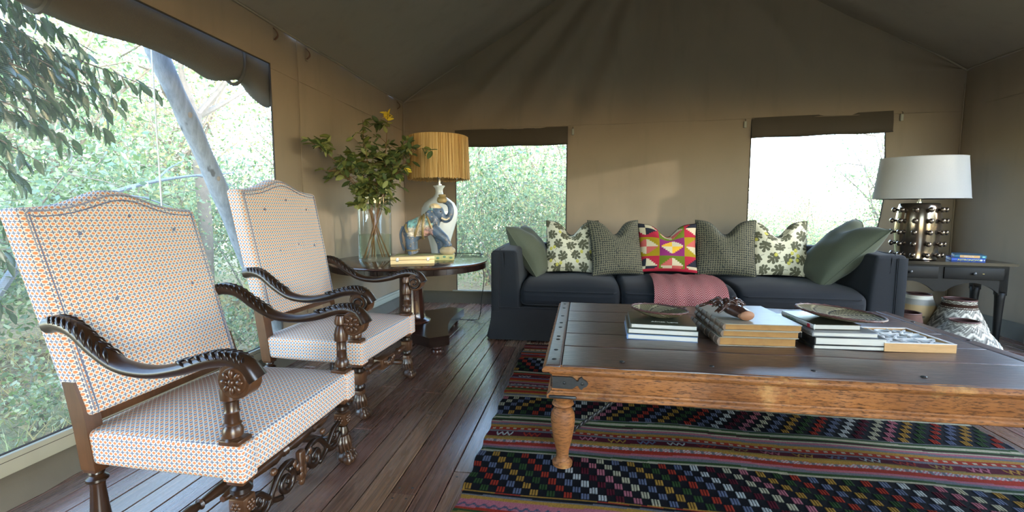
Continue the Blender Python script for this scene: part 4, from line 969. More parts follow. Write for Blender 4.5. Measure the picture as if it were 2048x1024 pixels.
# ------------------------------------------------------------------ sofa
n = N('charcoal sofa linen'); o = n.co(); f = n.noise(o, 300, 3); f2 = n.noise(o, 5, 3)
n.bump(f, .2, .002); M_SOFA = n.fin(n.mix(f2, n.mix(f, s2l((16, 19, 23)), s2l((29, 33, 39))), n.mix(f, s2l((19, 22, 26)), s2l((34, 38, 44)))), .88, spec=.25, Sheen_Weight=.06)
SX0, SX1, SY0, SY1 = -.80, 2.51, 3.955, 4.98
S = thing('sofa', 'long charcoal linen sofa with a skirt against the back wall', 'sofa', ((SX0+SX1)/2, SY0, 0)); cx = (SX0+SX1)/2
hw = (SX1-SX0)/2
def armfn(P):
    P = P.copy(); up = np.clip((P[:, 2]+.2)/.45, 0, 1); P[:, 2] += np.where(P[:, 2] > 0, -.055*np.clip(-P[:, 1]/.5, -1, 1)*0+.0, 0); return P
for sg in (-1, 1):
    aw = .26
    def afn(P, sg=sg):
        P = P.copy(); t = np.clip((P[:, 2]+.28)/.56, 0, 1); inn = P[:, 0]*(-sg) > 0
        P[:, 0] += np.where(inn, -sg*(-.035)*(t**2), 0); P[:, 2] += np.where(P[:, 2] > .2, .015*np.sin((P[:, 1]+.5)*2.2), 0); return P
    a = ob('arm', softbox((aw, SY1-SY0, .56), .03, 10, (.0, 0, .008), afn), M_SOFA, S, 60, loc=(sg*(hw-aw/2), (SY1-SY0)/2, .535))
    x = sg*(hw-.075)-a.location.x
    ob('seam', sweep([(x, -.514, -.27), (x, -.516, .25), (x, -.48, .29), (x, .45, .295)], .0035, 6), M_SOFA, a)
    ob('arm_panel', rbox((sg*(aw/2-.035), -.5145, -.005), (.07, .012, .53), .005), M_SOFA, a)
ob('backrest', softbox((SX1-SX0-.4, .24, .60), .05, 12, (0, .02, .01)), M_SOFA, S, 60, loc=(0, SY1-SY0-.12, .53))
sk = B(); L = hw*2; D = SY1-SY0; zt = .30
def skirt_ring(z, fl): return [(-hw-fl*1.6, D+.0), (-hw-fl, 0-fl*.4), (hw+fl, -fl*.4), (hw+fl*1.6, D)]
per = []
for (xa, ya), (xb, yb), nn in (((-hw, D), (-hw, 0), 12), ((-hw, 0), (hw, 0), 40), ((hw, 0), (hw, D), 12), ((hw, D), (-hw, D), 20)):
    for i in range(nn): t = i/nn; per.append((xa+(xb-xa)*t, ya+(yb-ya)*t))
V = []; F = []
for z, fl in ((zt, 0), (.2, .004), (.1, .010), (.012, .018)):
    for i, (x, y) in enumerate(per):
        wv = (1-z/zt)*.008*math.sin(i*1.7); ox = (-1 if x <= -hw+1e-4 else (1 if x >= hw-1e-4 else 0)); oy = (-1 if y <= 1e-4 else (1 if y >= D-1e-4 else 0))
        ex = .045*(1-z/zt)*(1 if (ox < 0 and .0 < y < .16) else 0)
        V.append((x+ox*(fl+wv*.5+ex), y+oy*(fl*.4+wv*.3), z))
k = len(per)
for j in range(3):
    for i in range(k): F.append((j*k+i, j*k+(i+1) % k, (j+1)*k+(i+1) % k, (j+1)*k+i))
ob('skirt', (V, F), M_SOFA, S, 50); ob('base', rbox((0, D/2, .235), (L-.02, D-.02, .15), .02), M_SOFA, S)
ob('skirt_seam', sweep([(-hw-.003, D, .305), (-hw-.003, -.004, .305), (hw+.003, -.004, .305), (hw+.003, D, .305)], .004, 6), M_SOFA, S)
edges = [-.545, .335, 1.285, 2.255]
for i in range(3):
    a, b = edges[i]+.004, edges[i+1]-.004; w_ = b-a
    def cfn(P, i=i):
        P = P.copy(); P[:, 2] += np.where(P[:, 2] > 0, -.05*np.clip((-P[:, 1]-.20)/.22, 0, 1)**2, 0); P[:, 2] += .006*np.sin(P[:, 0]*11+i*2)*np.clip(P[:, 2]*9, 0, 1); return P
    c = ob('seat_cushion', softbox((w_, .84, .20), .055, 12, (.008, .02, .032), cfn), M_SOFA, S, 70, loc=((a+b)/2-cx, .405, .425))
    for zz, dz in ((.035, 1), (-.085, -1)):
        ob('piping', sweep([(-w_/2+.03, -.395, zz), (-w_/2+.06, -.432, zz), (0, -.440, zz+.004), (w_/2-.06, -.432, zz), (w_/2-.03, -.395, zz)], .0045, 6), M_SOFA, c)

# ------------------------------------------------------------------ scatter cushions
def pillow(name, label, size, depth, mat, bl, br, tl, colf=None, n=40, chop=.0, chopw=.22, pinch=.06, group='scatter cushions on the sofa', seamc=None):
    W_, H_ = size; u = np.linspace(-1, 1, n+1); uu, vv = np.meshgrid(u, u)        # vv bottom..top
    ed = (1-uu**4)*(1-vv**4)
    th = depth/2*np.power(np.clip((1-uu**2)*(1-vv**2), 0, 1), .48)
    x = uu*W_/2*(1-pinch*(1-vv**2)); z = vv*H_/2*(1-pinch*(1-uu**2))
    upw = np.clip((vv+.1)/1.1, 0, 1)
    dip = chop*np.exp(-(uu/chopw)**2)*upw**1.5; z = z-dip
    th = th*(1-.45*(chop > 0)*np.exp(-(uu/chopw)**2)*np.clip(vv, 0, 1)**2)
    fx = .004*np.sin(uu*7+vv*3)+.004*np.sin(vv*9-uu*4); zz = z+H_/2
    Vf = np.stack([x, -th+fx*ed, zz], -1).reshape(-1, 3); Vb = np.stack([x, th+fx*ed, zz], -1).reshape(-1, 3)
    i, j = np.meshgrid(np.arange(n), np.arange(n)); q = (j*(n+1)+i).ravel()
    F1 = np.stack([q, q+1, q+n+2, q+n+1], 1); F2 = np.stack([q, q+n+1, q+n+2, q+1], 1)+len(Vf)
    uv = np.stack([(uu+1)/2*W_, (vv+1)/2*H_], -1).reshape(-1, 2)
    col = None
    if colf is not None:
        cf = colf(((uu+1)/2).ravel(), ((vv+1)/2).ravel()); col = np.concatenate([cf, cf[:, :]*1.0])
    o = mk(name, np.concatenate([Vf, Vb]), np.concatenate([F1, F2]), mat, None, True, col=col, uv=np.concatenate([uv, uv]))
    bl, br, tl = (np.array(p, float) for p in (bl, br, tl)); X_ = br-bl; X_ /= np.linalg.norm(X_); Z_ = tl-bl; Z_ -= X_*(Z_@X_); Z_ /= np.linalg.norm(Z_); Y_ = np.cross(Z_, X_); c = (bl+br)/2
    o.matrix_world = Matrix(((X_[0], Y_[0], Z_[0], c[0]), (X_[1], Y_[1], Z_[1], c[1]), (X_[2], Y_[2], Z_[2], c[2]), (0, 0, 0, 1)))
    rim = np.concatenate([np.stack([x[0], fx[0]*0, zz[0]], 1), np.stack([x[1:, -1], 0*zz[1:, -1], zz[1:, -1]], 1), np.stack([x[-1, ::-1][1:], 0*x[-1, 1:], zz[-1, ::-1][1:]], 1), np.stack([x[::-1, 0][1:-1], 0*zz[1:-1, 0], zz[::-1, 0][1:-1]], 1)])
    ob('edge_seam', sweep(rim[::2], .0042, 6, closed=True, flat=(0, 1, 0)), seamc or mat, o)
    return tag(o, label, 'cushion', group)
def m_cloth(name, a, b, sc=260, sheen=.1):
    n = N(name); o = n.co(); f = n.noise(o, sc, 3); n.bump(f, .15, .002); return n.fin(n.mix(n.noise(o, 4, 3), n.mix(f, a, b), n.mix(f, tuple(x*.85 for x in a), b)), .9, spec=.2, Sheen_Weight=sheen)
M_OLIVE = m_cloth('olive cotton', s2l((66, 72, 60)), s2l((84, 90, 75)))
n = N('cross hatch weave'); u, v, _ = n.xyz(n.co('UV')); p = .021
j1 = n.noise(n.comb(u*40, (v/p).fl(), 3.), 1, 2); j2 = n.noise(n.comb((u/p).fl(), v*40, 7.), 1, 2)
l1 = ((v/p).fr()-.5+(j1-.5)*.5).ab().lt(.13)*j1.gt(.42); l2 = ((u/p).fr()-.5+(j2-.5)*.5).ab().lt(.13)*j2.gt(.42)
f = n.noise(n.co(), 300, 2); c = n.mix(f, s2l((44, 46, 43)), s2l((62, 64, 58))); c = n.mix(l1.mx(l2)*.7, c, s2l((126, 121, 98))); n.bump(l1.mx(l2)*.5+f*.5, .3, .002)
M_HATCH = n.fin(c, .9, spec=.2)
n = N('printed cotton'); f = n.noise(n.co(), 420, 2); n.bump(f, .12, .001); M_PAINT = n.fin(n.attr('col'), .85, spec=.2)
def leafprint(seed):
    def f(u, v):
        g = random.Random(seed); P = np.stack([u, v], 1); C = np.tile(np.array(s2l((214, 208, 182))), (len(u), 1)); dk = np.array(s2l((96, 95, 76)))
        cells = []
        nx = 4; stepx = 1/nx
        for j in range(5):
            for i in range(nx+1): cells.append(((i+.5*(j % 2))*stepx+g.uniform(-.02, .02), (j+.35)/4.6+g.uniform(-.02, .02)))
        for cx_, cy_ in cells:
            a = g.uniform(0, 6.28); s = g.uniform(.100, .118); d = P-np.array([cx_, cy_]); X_ = (d[:, 0]*math.cos(a)+d[:, 1]*math.sin(a))/s; Y_ = (-d[:, 0]*math.sin(a)+d[:, 1]*math.cos(a))/s
            m = (np.abs(Y_) < .15) & (X_ > -.7) & (X_ < .8)
            for x0, lx, ly, r in ((.3, .80, 0, .24), (.10, .42, .55, .21), (.10, .42, -.55, .21), (-.25, -.08, .66, .21), (-.25, -.08, -.66, .21), (-.5, -.52, .46, .17), (-.5, -.52, -.46, .17)):
                tx = np.clip(((X_-x0)*(lx-x0)+Y_*ly)/((lx-x0)**2+ly**2), 0, 1); m |= (X_-x0-tx*(lx-x0))**2+(Y_-tx*ly)**2 < (.155+(r+.03-.155)*tx**2)**2
            m |= (np.abs(Y_-.12*np.sin(X_*2)) < .035) & (X_ > -1.35) & (X_ < 0)
            C[m] = dk
        for k in range(9):
            cx_, cy_ = g.uniform(.08, .92), g.uniform(.08, .8); m = (u-cx_)**2+(v-cy_)**2*.8 < .030**2; C[m] = s2l((196, 186, 84)); m = ((u-cx_-.006)**2+(v-cy_-.006)**2 < .012**2); C[m] = s2l((214, 206, 120))
        return C
    return f
def kilim(u, v):
    R_, Yl, G_, P_, Cr, Nv, Pk = [np.array(s2l(c)) for c in ((158, 34, 54), (146, 124, 18), (90, 104, 24), (120, 36, 92), (186, 174, 146), (34, 36, 46), (178, 86, 80))]
    C = np.zeros((len(u), 3)); lay = [[R_, G_, R_], [Yl, P_, Yl], [R_, G_, R_]]; quad = [[(Cr, Nv), (Cr, Pk), (Cr, Nv)], [(Cr, Pk), (Cr, np.array(s2l((206, 160, 44)))), (Cr, Pk)], [(Cr, Nv), (Cr, Pk), (Cr, Nv)]]
    for j in range(3):
        for i in range(3):
            cb_, rb_ = (-.12, .34, .78, 1.22), (-.10, .31, .71, 1.11)
            us = (u-cb_[i])/(cb_[i+1]-cb_[i]); vs_ = (v-rb_[j])/(rb_[j+1]-rb_[j]); m = (us >= 0) & (us < 1.0001) & (vs_ >= 0) & (vs_ < 1.0001)
            C[m] = lay[j][i]
            st = np.floor(np.abs(vs_-.5)*14)/14; dm = m & (np.abs(us-.5) < .43*(1-st/.40)) & (np.abs(vs_-.5) < .38)
            q = (us > .5) ^ (vs_ > .5); C[dm & q] = quad[j][i][1]; C[dm & ~q] = quad[j][i][0]
    C[v < .05] = R_; return C
ZS = .555
def stand(xc, y, w_, lean=.17, yaw=0, roll=0, z=ZS):
    dx = np.array([math.cos(yaw), math.sin(yaw), math.sin(roll)]); dy = np.array([-math.sin(yaw), math.cos(yaw), 0]); c = np.array([xc, y, z])
    return c-dx*w_/2, c+dx*w_/2, c-dx*w_/2+np.array([0, 0, 1])+dy*lean-np.array([math.cos(yaw), 0, 0])*math.sin(roll)
pillow('cushion', 'plain olive cushion leaning on the sofa left arm', (.54, .58), .27, M_OLIVE, (-.42, 4.28, .53), (-.30, 4.78, .53), (-.745, 4.27, 1.0), None, 40, .05, .3, .05)
pillow('cushion', 'cream cushion with grey-green leaf print, second from the sofa left end', (.52, .53), .22, M_PAINT, *stand(-.115, 4.50, .52, .26, R(-4)), leafprint(4), 200, .135, .36)
pillow('cushion', 'dark cross-hatch woven cushion between the left leaf print and the patchwork cushion', (.53, .54), .23, M_HATCH, *stand(.345, 4.40, .52, .28, R(22)), None, 40, .13, .36)
pillow('cushion', 'bright pink and yellow patchwork cushion in the middle of the sofa', (.55, .48), .19, M_PAINT, *stand(.81, 4.50, .55, .25, R(0), 0, .575), kilim, 200, .12, .36)
pillow('cushion', 'dark cross-hatch woven cushion right of the patchwork cushion', (.53, .54), .23, M_HATCH, *stand(1.325, 4.48, .52, .26, R(-8)), None, 40, .13, .36)
pillow('cushion', 'cream cushion with grey-green leaf print beside the big olive cushion at right', (.51, .53), .22, M_PAINT, *stand(1.80, 4.52, .51, .26, R(-6)), leafprint(9), 200, .135, .36)
pillow('cushion', 'large plain olive cushion tilted on the sofa right arm', (.60, .68), .30, M_OLIVE, (2.03, 4.72, .59), (1.985, 4.16, .51), (2.46, 4.72, 1.08), None, 40, .07, .3, .05)
# throw draped over the middle seat
n = N('burgundy woven throw'); u, v, _ = n.xyz(n.co('UV')); k1 = (u*15).fr(); tri = (k1-.5).ab()*2
zig = ((v*48+tri*2.2).fr()).lt(.45); mid = ((v*48-tri*2.2).fr()).lt(.45); band = ((v*3.3).fr()).lt(.45); dots = ((u*90).fr().lt(.5))*((v*40).fr().lt(.6)); lowb = v.lt(.09)
pat = zig*(1-band)+mid*band; pat = pat*(1-lowb)+dots*lowb; f = n.noise(n.co(), 300, 2); n.bump(pat*.5+f*.5, .25, .002)
M_THROW = n.fin(n.mix(pat, n.mix(f, s2l((112, 42, 50)), s2l((134, 54, 60))), s2l((176, 134, 130))), .9, spec=.15)
prof = bez([(4.50, .560), (4.3, .566), (4.12, .556), (4.01, .530), (3.945, .495), (3.905, .445), (3.893, .38), (3.890, .31), (3.890, .27)], 48)
V = []; F = []; UV = []; nw = 36; dist = np.concatenate([[0], np.cumsum(np.linalg.norm(np.diff(prof, axis=0), axis=1))]); tot = dist[-1]
for s_, off in ((0, 0), (1, -.006)):
    for j, (y, z) in enumerate(prof):
        t = dist[j]/tot
        for i in range(nw+1):
            q = i/nw; x = .605+.035*(1-t)+.575*q+.02*t*(q-.5); wv = .0035*math.sin(q*17+t*4)+.003*math.sin(q*31-t*3)
            drop = -.004 if 0 < t < .5 else 0
            V.append((x, y-(wv*t if t > .4 else 0)-(0 if t < .4 else .004)+(0.006 if s_ and t > .4 else 0), z+(wv*(1-t))+.004+(off if t < .6 else 0))); UV.append((q*.575, (1-t)*tot))
Ln = len(prof)*(nw+1)
for s_ in (0, 1):
    for j in range(len(prof)-1):
        for i in range(nw): q = s_*Ln+j*(nw+1)+i; F.append((q, q+nw+1, q+nw+2, q+1) if s_ else (q, q+1, q+nw+2, q+nw+1))
th = tag(mk('throw_blanket', V, F, M_THROW, None, True, uv=UV), 'burgundy diamond-weave throw draped over the middle sofa seat', 'throw')
fr = B()
for i in range(60): x = .612+.55*i/59; fr.add(sweep([(x, 3.885, .275), (x+.003*math.sin(i), 3.883, .245)], .0022, 5))
tag(ob('fringe', (fr.v, fr.f), M_THROW, th), kind='stuff')
# ------------------------------------------------------------------ woven rug
n = N('kilim wool'); o = n.co(); f = n.noise(n.mapv(o, (1, 1, 1)), 240, 3, .6); x, y, z = n.xyz(o); rib = ((y*260).fr()-.5).ab()
n.bump(f*.7+rib*.6, .6, .004); M_RUG = n.fin(n.mix(f, n.mix(.72, n.attr('col'), (0, 0, 0)), n.mix(.22, n.attr('col'), (0, 0, 0))), .92, spec=.1)
RX0, RX1, RY0, RY1 = -.475, 2.085, .95, 3.86
pal = {k: np.array(s2l(c)) for k, c in dict(k=(24, 24, 28), c=(196, 188, 156), p=(190, 112, 122), b=(108, 116, 140), y=(184, 138, 58), g=(56, 82, 42), r=(172, 56, 36), m=(92, 24, 38), w=(200, 202, 196), o=(150, 124, 64), s=(120, 118, 122), d=(70, 40, 40)).items()}
nx, ny = 891, 470; xs = np.linspace(RX0, RX1, nx); ys = np.linspace(RY0, RY1, ny); XX, YY = np.meshgrid(xs, ys); C = np.zeros((ny, nx, 3)); Hh = np.zeros((ny, nx)); gr = np.random.default_rng(3)
# wavy weft lines
YW = YY+.010*np.sin(XX*2.3+YY*1.7)+.004*np.sin(XX*7+1)
def fill(y0, y1, key): m = (YW >= y0) & (YW < y1); C[m] = pal[key] if isinstance(key, str) else key; return m
def stripes(y0, y1, seq, lw):
    y = y0; i = 0
    while y < y1:
        k = seq[i % len(seq)]; hgt = lw[i % len(lw)]
        m = (YW >= y) & (YW < min(y+hgt, y1))
        if k in 'kcpbygrmwosd': C[m] = pal[k]
        elif k == 'D':                                          # red band with cream dots
            C[m] = pal['r']; dd = m & (((XX*26) % 1) < .45) & (np.abs(YW-(y+hgt/2)) < hgt*.22); C[dd] = pal['c']; Hh[dd] += .001
        elif k == 'Z':                                          # zigzag motifs on maroon
            C[m] = pal['m']; cell = np.floor(XX*7.0); ph = (XX*7.0) % 1; zz = np.abs(((ph*5) % 1)-.5)*2; on = m & (ph < .62) & (np.abs((YW-y)/hgt-.2-.6*zz) < .17)
            cols = [pal[q] for q in 'pybwro']
            for q in range(6): C[on & (cell % 6 == q)] = cols[q]
            Hh[on] += .0012
        elif k == 'W':                                          # speckled white/pink cord
            sp = ((XX*60+YW*90) % 1) < .5; C[m & sp] = pal['w']; C[m & ~sp] = pal['p']
            C[m & (((XX*21) % 1) < .3)] = pal['s']
        elif k == 'V':                                          # wavy purple line on pink
            C[m] = pal['p']; on = m & (np.abs(YW-(y+hgt/2)-hgt*.25*np.sin(XX*150)) < hgt*.18); C[on] = pal['b']*.6
        y += hgt; i += 1
def blocks(y0, y1, rows, direc, seed):
    m0 = (YW >= y0) & (YW < y1); C[m0] = pal['k']; ch = (y1-y0)/rows; cw = .0345
    r_ = np.floor((y1-YW)/ch).astype(int); fr_ = ((y1-YW)/ch) % 1; c_ = np.floor((XX-RX0)/cw-direc*0).astype(int); fc = ((XX-RX0)/cw) % 1
    par = (c_-direc*r_); on = m0 & (par % 2 == 0) & (fr_ > .07) & (fr_ < .93)
    bar = (fc*3.0) % 1; on &= (bar > .14) & (bar < .86)
    di = np.floor_divide(par, 2); seq = np.array([pal[q] for q in 'bygrbwmpcbygrbwmcpygr']); C[on] = seq[(di[on]+seed) % len(seq)]; Hh[on] += .0028
base = 'sormdgoybsr'
stripes(RY0, RY1, 'mroysgb', [.02, .012, .018, .01, .014])
blocks(.95, 1.26, 5, -1, 3); stripes(1.26, 1.55, 'ykpVgrWobmDsyg', [.014, .008, .016, .028, .016, .016, .012, .018, .014, .02, .024, .016])
stripes(1.55, 1.73, 'rDogrVpysk', [.014, .022, .016, .014, .016, .030, .02, .02, .01]); blocks(1.735, 2.05, 7, 1, 0)
stripes(2.05, 2.455, 'cgsprWyoZsDyspcdg', [.014, .018, .022, .018, .030, .022, .020, .014, .044, .016, .030, .026, .02, .018, .012]); blocks(2.455, 2.70, 5, -1, 7)
stripes(2.70, 3.15, 'csyrogDsWmpsyrbZdrg', [.02, .024, .016, .03, .018, .02, .028, .026, .018, .022, .016, .014, .02, .04]); blocks(3.15, 3.47, 5, 1, 12)
stripes(3.47, 3.80, 'ydrmsrgboW', [.016, .02, .024, .02, .018, .03]); fill(3.80, 3.9, 'd')
C *= gr.uniform(.82, 1.12, (ny, nx, 1))
wave = .0025*np.sin(XX*9+YY*4)+.002*np.sin(YY*23+XX*3)+.006*np.exp(-((YY-2.17-.05*np.sin(XX*2))/.03)**2)*np.clip((XX-.1)*1.2, 0, 1)
EX_ = XX+.006*np.sin(YY*31)*np.exp(-((XX-RX0)/.05)**2)
V = np.stack([EX_, YY, .006+Hh+wave+.004], -1).reshape(-1, 3)
i, j = np.meshgrid(np.arange(nx-1), np.arange(ny-1)); q = (j*nx+i).ravel(); F = np.stack([q, q+1, q+nx+1, q+nx], 1)
rug = tag(mk('kilim_rug', V, F, M_RUG, None, False, col=C.reshape(-1, 3)), 'striped multicolour kilim rug under the coffee table', 'rug')
e = B()
for x in np.linspace(RX0+.01, RX1-.01, 150): e.add(sweep([(x, RY1-.004, .010), (x+random.uniform(-.006, .006), RY1+.02, .005), (x+random.uniform(-.01, .01), RY1+.045, .003)], .0022, 4))
tag(ob('fringe', (e.v, e.f), M_RUG, rug, col=np.tile(pal['c'], (len(e.v), 1))), kind='stuff')
ob('backing', rbox(((RX0+RX1)/2, (RY0+RY1)/2, .0035), (RX1-RX0-.02, RY1-RY0-.02, .004), .001, 1), M_RUG, rug, col=None)

# ------------------------------------------------------------------ coffee table
n = N('worn table top'); o = n.co(); x, y, z = n.xyz(o); r = n.rnd()
g1 = n.noise(n.comb(x*3+r*9, y*46, z*46), 1.5, 6, .65, .6); g2 = n.noise(n.comb(x*9, y*170+r*5, z*100), 1.2, 4, .6); b_ = n.noise(o, 2.2, 4)
c = n.mix(g1, s2l((40, 22, 16)), s2l((98, 54, 34))); c = n.mix(n.ramp(g2, [(.42, .9), (.58, 0)]), c, (.008, .005, .004)); c = n.mix(n.ramp(b_, [(.5, 0), (.8, .4)]), c, s2l((122, 78, 52)))
n.bump(g1*.4+g2*.8, .6, .005); M_CT = n.fin(c, n.ramp(g2, [(.35, .5), (.6, .34)]), spec=.8, Coat_Weight=.6, Coat_Roughness=.3)
n = N('worn table apron'); o = n.co(); x, y, z = n.xyz(o)
g1 = n.noise(n.comb(x*5, y*5, z*60), 1.5, 6, .65, .8); g2 = n.noise(n.comb(x*30, y*30, z*160), 1.2, 4, .6); b_ = n.noise(o, 7, 5, .65)
c = n.mix(g1, s2l((112, 68, 36)), s2l((176, 116, 66))); c = n.mix(n.ramp(g2, [(.36, .75), (.5, 0)]), c, s2l((44, 26, 16))); c = n.mix(n.ramp(b_, [(.58, 0), (.72, .55)]), c, s2l((206, 158, 96)))
c = n.mix(n.ramp(n.noise(o, 3, 3), [(.35, .5), (.55, 0)]), c, s2l((84, 48, 28)))
n.bump(g1*.5+g2*.5, .5, .006); M_APRON = n.fin(c, .5, spec=.25)
M_IRON = plain('dark iron', s2l((58, 58, 58)), .5, .7, .25, 60, .25)
CX0, CX1, CY0, CY1, CZ = -.15, 1.99, 1.90, 3.30, .50
CT = thing('coffee_table', 'large old plank coffee table with orange-brown apron and turned legs', 'table', (0, 0, 0))
yb = [CY0, 2.20, 2.44, 2.72, 3.00, CY1]
for a, b in zip(yb[:-1], yb[1:]):
    def pf(P): P = P.copy(); P[:, 2] += .0015*np.sin(P[:, 0]*9)+.001*np.sin(P[:, 0]*23); return P
    ob('top_plank', softbox((CX1-CX0-.14, b-a-.004, .034), .005, 12, (0, 0, .002), pf), M_CT, CT, 50, loc=((CX0+CX1)/2, (a+b)/2, CZ-.018+random.uniform(-.001, .001)))
for x in (CX0+.034, CX1-.034): ob('end_board', softbox((.066, CY1-CY0, .035), .007, 12), M_CT, CT, 50, loc=(x, (CY0+CY1)/2, CZ-.0175))
def mould(name, z0, z1, prof, ins):
    """moulding running round the table; prof = (out,z)"""
    for side in range(4):
        a, b = [((CX0, CY0), (CX1, CY0)), ((CX1, CY0), (CX1, CY1)), ((CX1, CY1), (CX0, CY1)), ((CX0, CY1), (CX0, CY0))][side]
        nrm = [(0, -1), (1, 0), (0, 1), (-1, 0)][side]; V = []; F = []; k = 40
        t_ = ((b[0]-a[0]), (b[1]-a[1])); Ls = math.hypot(*t_); t_ = (t_[0]/Ls, t_[1]/Ls)
        for i in range(k+1):
            for (o_, z) in prof:
                s = (-o_-ins*0); u = i/k
                ext = -o_; p0 = -ext*0; lo = ext; L0 = lo+(Ls-2*lo)*u
                jit = .0012*math.sin(i*3.7+z*400+side)
                V.append((a[0]+t_[0]*L0+nrm[0]*(o_+jit), a[1]+t_[1]*L0+nrm[1]*(o_+jit), z))
        m = len(prof)
        for i in range(k):
            for q in range(m-1): F.append((i*m+q, (i+1)*m+q, (i+1)*m+q+1, i*m+q+1))
        ob(name, (V, F), M_APRON, CT, 35)
mould('top_edge', 0, 0, [(-.03, .4655), (-.002, .466), (.010, .470), (.013, .478), (.010, .486), (.002, .4905), (-.006, .497), (-.010, .4985)], 0)
mould('apron', 0, 0, [(-.045, .35), (-.03, .352), (-.03, .376), (-.027, .380), (-.027, .448), (-.018, .456), (-.016, .466)], 0)
mould('lower_moulding', 0, 0, [(-.05, .343), (-.018, .343), (-.008, .349), (-.006, .358), (-.010, .366), (-.020, .371), (-.022, .378), (-.03, .381)], 0)
leg = [(.030, .0), (.044, .004), (.045, .018), (.032, .026), (.027, .045), (.030, .075), (.040, .12), (.050, .17), (.054, .21), (.051, .245), (.040, .268), (.032, .274), (.042, .280), (.050, .288), (.046, .298), (.034, .304), (.040, .315), (.044, .345)]
def legfn(V): return [(x*(1+.02*math.sin(z*60)), y*(1+.02*math.cos(z*47)), z) for x, y, z in V]
lo_ = lathe(leg, 28); l0 = None
for x, y in ((CX0+.075, CY0+.075), (CX1-.075, CY0+.075), (CX0+.075, CY1-.075), (CX1-.075, CY1-.075)):
    if l0 is None: l0 = ob('leg', (legfn(lo_[0]), lo_[1]), M_APRON, CT, 50, loc=(x, y, .013))
    else: share('leg', l0, CT, (x, y, .013))
    sx = 1 if x < 1 else -1; P0 = np.array([x+sx*.03, y+.01, .16]); P1 = np.array([x+sx*.26, y-.01, .36]); rod = B()
    for ph in (0, math.pi): rod.add(sweep([P0+(P1-P0)*t+.004*np.array([-.6*math.cos(t*38+ph), math.sin(t*38+ph), .6*math.cos(t*38+ph)]) for t in np.linspace(0, 1, 60)], .0055, 6))
    ob('twisted_brace', (rod.v, rod.f), M_IRON, CT, True)
def bracket(cx_, y, sg):
    poly = [(0, -.026), (.085, -.026), (.096, -.018), (.105, -.010), (.112, -.010), (.116, -.022), (.126, -.028), (.134, -.018), (.146, -.012), (.154, 0), (.146, .012), (.134, .018), (.126, .028), (.116, .022), (.112, .010), (.105, .010), (.096, .018), (.085, .026), (0, .026)]
    p = ob('iron_bracket', prism([(cx_+sg*a, .418+b) for a, b in poly][::sg], y-.004, y+.010), M_IRON, CT, 30)
    for a in (.052, .128): ob('rivet', ell((cx_+sg*a, y-.004, .418), (.007, .004, .007), 10), M_IRON, p)
bracket(CX0+.03, CY0+.018, 1); bracket(CX1-.03, CY0+.018, -1)
for (y_) in (CY0+.10,): ob('iron_bracket', rbox((CX0+.026, y_, .418), (.008, .14, .05), .002), M_IRON, CT)
ob('iron_bracket', rbox((CX0+.075, CY0+.008, .357), (.12, .016, .014), .006), M_IRON, CT)
st0 = None
for x, y in [(CX0+.034, v) for v in (1.98, 2.12, 2.30, 2.36, 2.55, 2.66, 2.84, 3.08, 3.22)]+[(.18, 1.99), (.55, 1.985), (.95, 1.99), (1.35, 1.985), (1.75, 1.99), (1.955, 2.2), (1.955, 2.6), (1.955, 3.0), (.7, 3.22), (1.5, 3.2)]:
    p = (x, y, CZ-.001)
    if st0 is None: st0 = ob('stud', lathe([(.011, 0), (.010, .003), (.005, .0045), (0, .005)], 12), M_IRON, CT, True, loc=p)
    else: share('stud', st0, CT, p)

# ------------------------------------------------------------------ books
M_PAGE = None
n = N('white book pages'); o = n.co(); x, y, z = n.xyz(o); l = n.noise(n.comb(x*4, y*4, z*900), 1, 2); n.bump(l, .3, .001); M_PAGE = n.fin(n.mix(l, s2l((168, 168, 162)), s2l((200, 200, 194))), .8)
n = N('yellowed book pages'); o = n.co(); x, y, z = n.xyz(o); l = n.noise(n.comb(x*6, y*6, z*700), 1, 3, .7); b_ = n.noise(o, 20, 4)
n.bump(l, .6, .002); M_OLDP = n.fin(n.mix(n.ramp(b_, [(.45, 0), (.7, .5)]), n.mix(l, s2l((118, 82, 42)), s2l((174, 132, 76))), s2l((112, 72, 36))), .85)
def m_cover(name, col, rough=.3, var=.2, sc=8): return plain(name, col, rough, 0, var, sc)
def book(label, loc, rz, w_, d, t, mat, pages, group, spine=None, cov=.0025, over=.004, old=False, spine_text=None):
    T = thing('book', label, 'book', loc, rz, group)
    b = B().add(rbox((0, 0, cov/2), (w_, d, cov), .0008, 1)).add(rbox((0, 0, t-cov/2), (w_, d, cov), .0008, 1)); ob('cover', (b.v, b.f), mat, T)
    ob('pages', rbox((over*.4, 0, t/2), (w_-over*1.4, d-2*over, t-2*cov-.0004), .0012, 1), pages, T)
    k = 9; pts = [(-w_/2+.002-(.010 if old else .004)*math.sin(math.pi*i/(k-1)), t*i/(k-1)) for i in range(k)]; inner = [(-w_/2+.006, t-.0002), (-w_/2+.006, .0002)]
    s = ob('spine', prism(pts+inner, -d/2, d/2), spine or mat, T, 50)
    if old:
        for f in (-.40, -.24, -.08, .08, .24, .40): ob('raised_band', sweep([(px-.001, f*d, pz) for px, pz in pts], .0035, 6), spine or mat, s)
    return T
cb = lambda nm, c: m_cover(nm, s2l(c), .28, .35, 6)
M_LET = plain('pale lettering', s2l((198, 200, 186)), .5)
z = CZ+.001
G1 = 'books in the stack nearest the table left end'
book('blue-spined book at the bottom of the left stack', (.415, 2.505, z), R(-3), .345, .31, .027, cb('blue cover', (88, 118, 160)), M_PAGE, G1); z += .0275
book('dark green book in the middle of the left stack', (.418, 2.51, z), R(-3), .345, .305, .027, cb('dark green cover', (48, 56, 50)), M_PAGE, G1); z += .0275
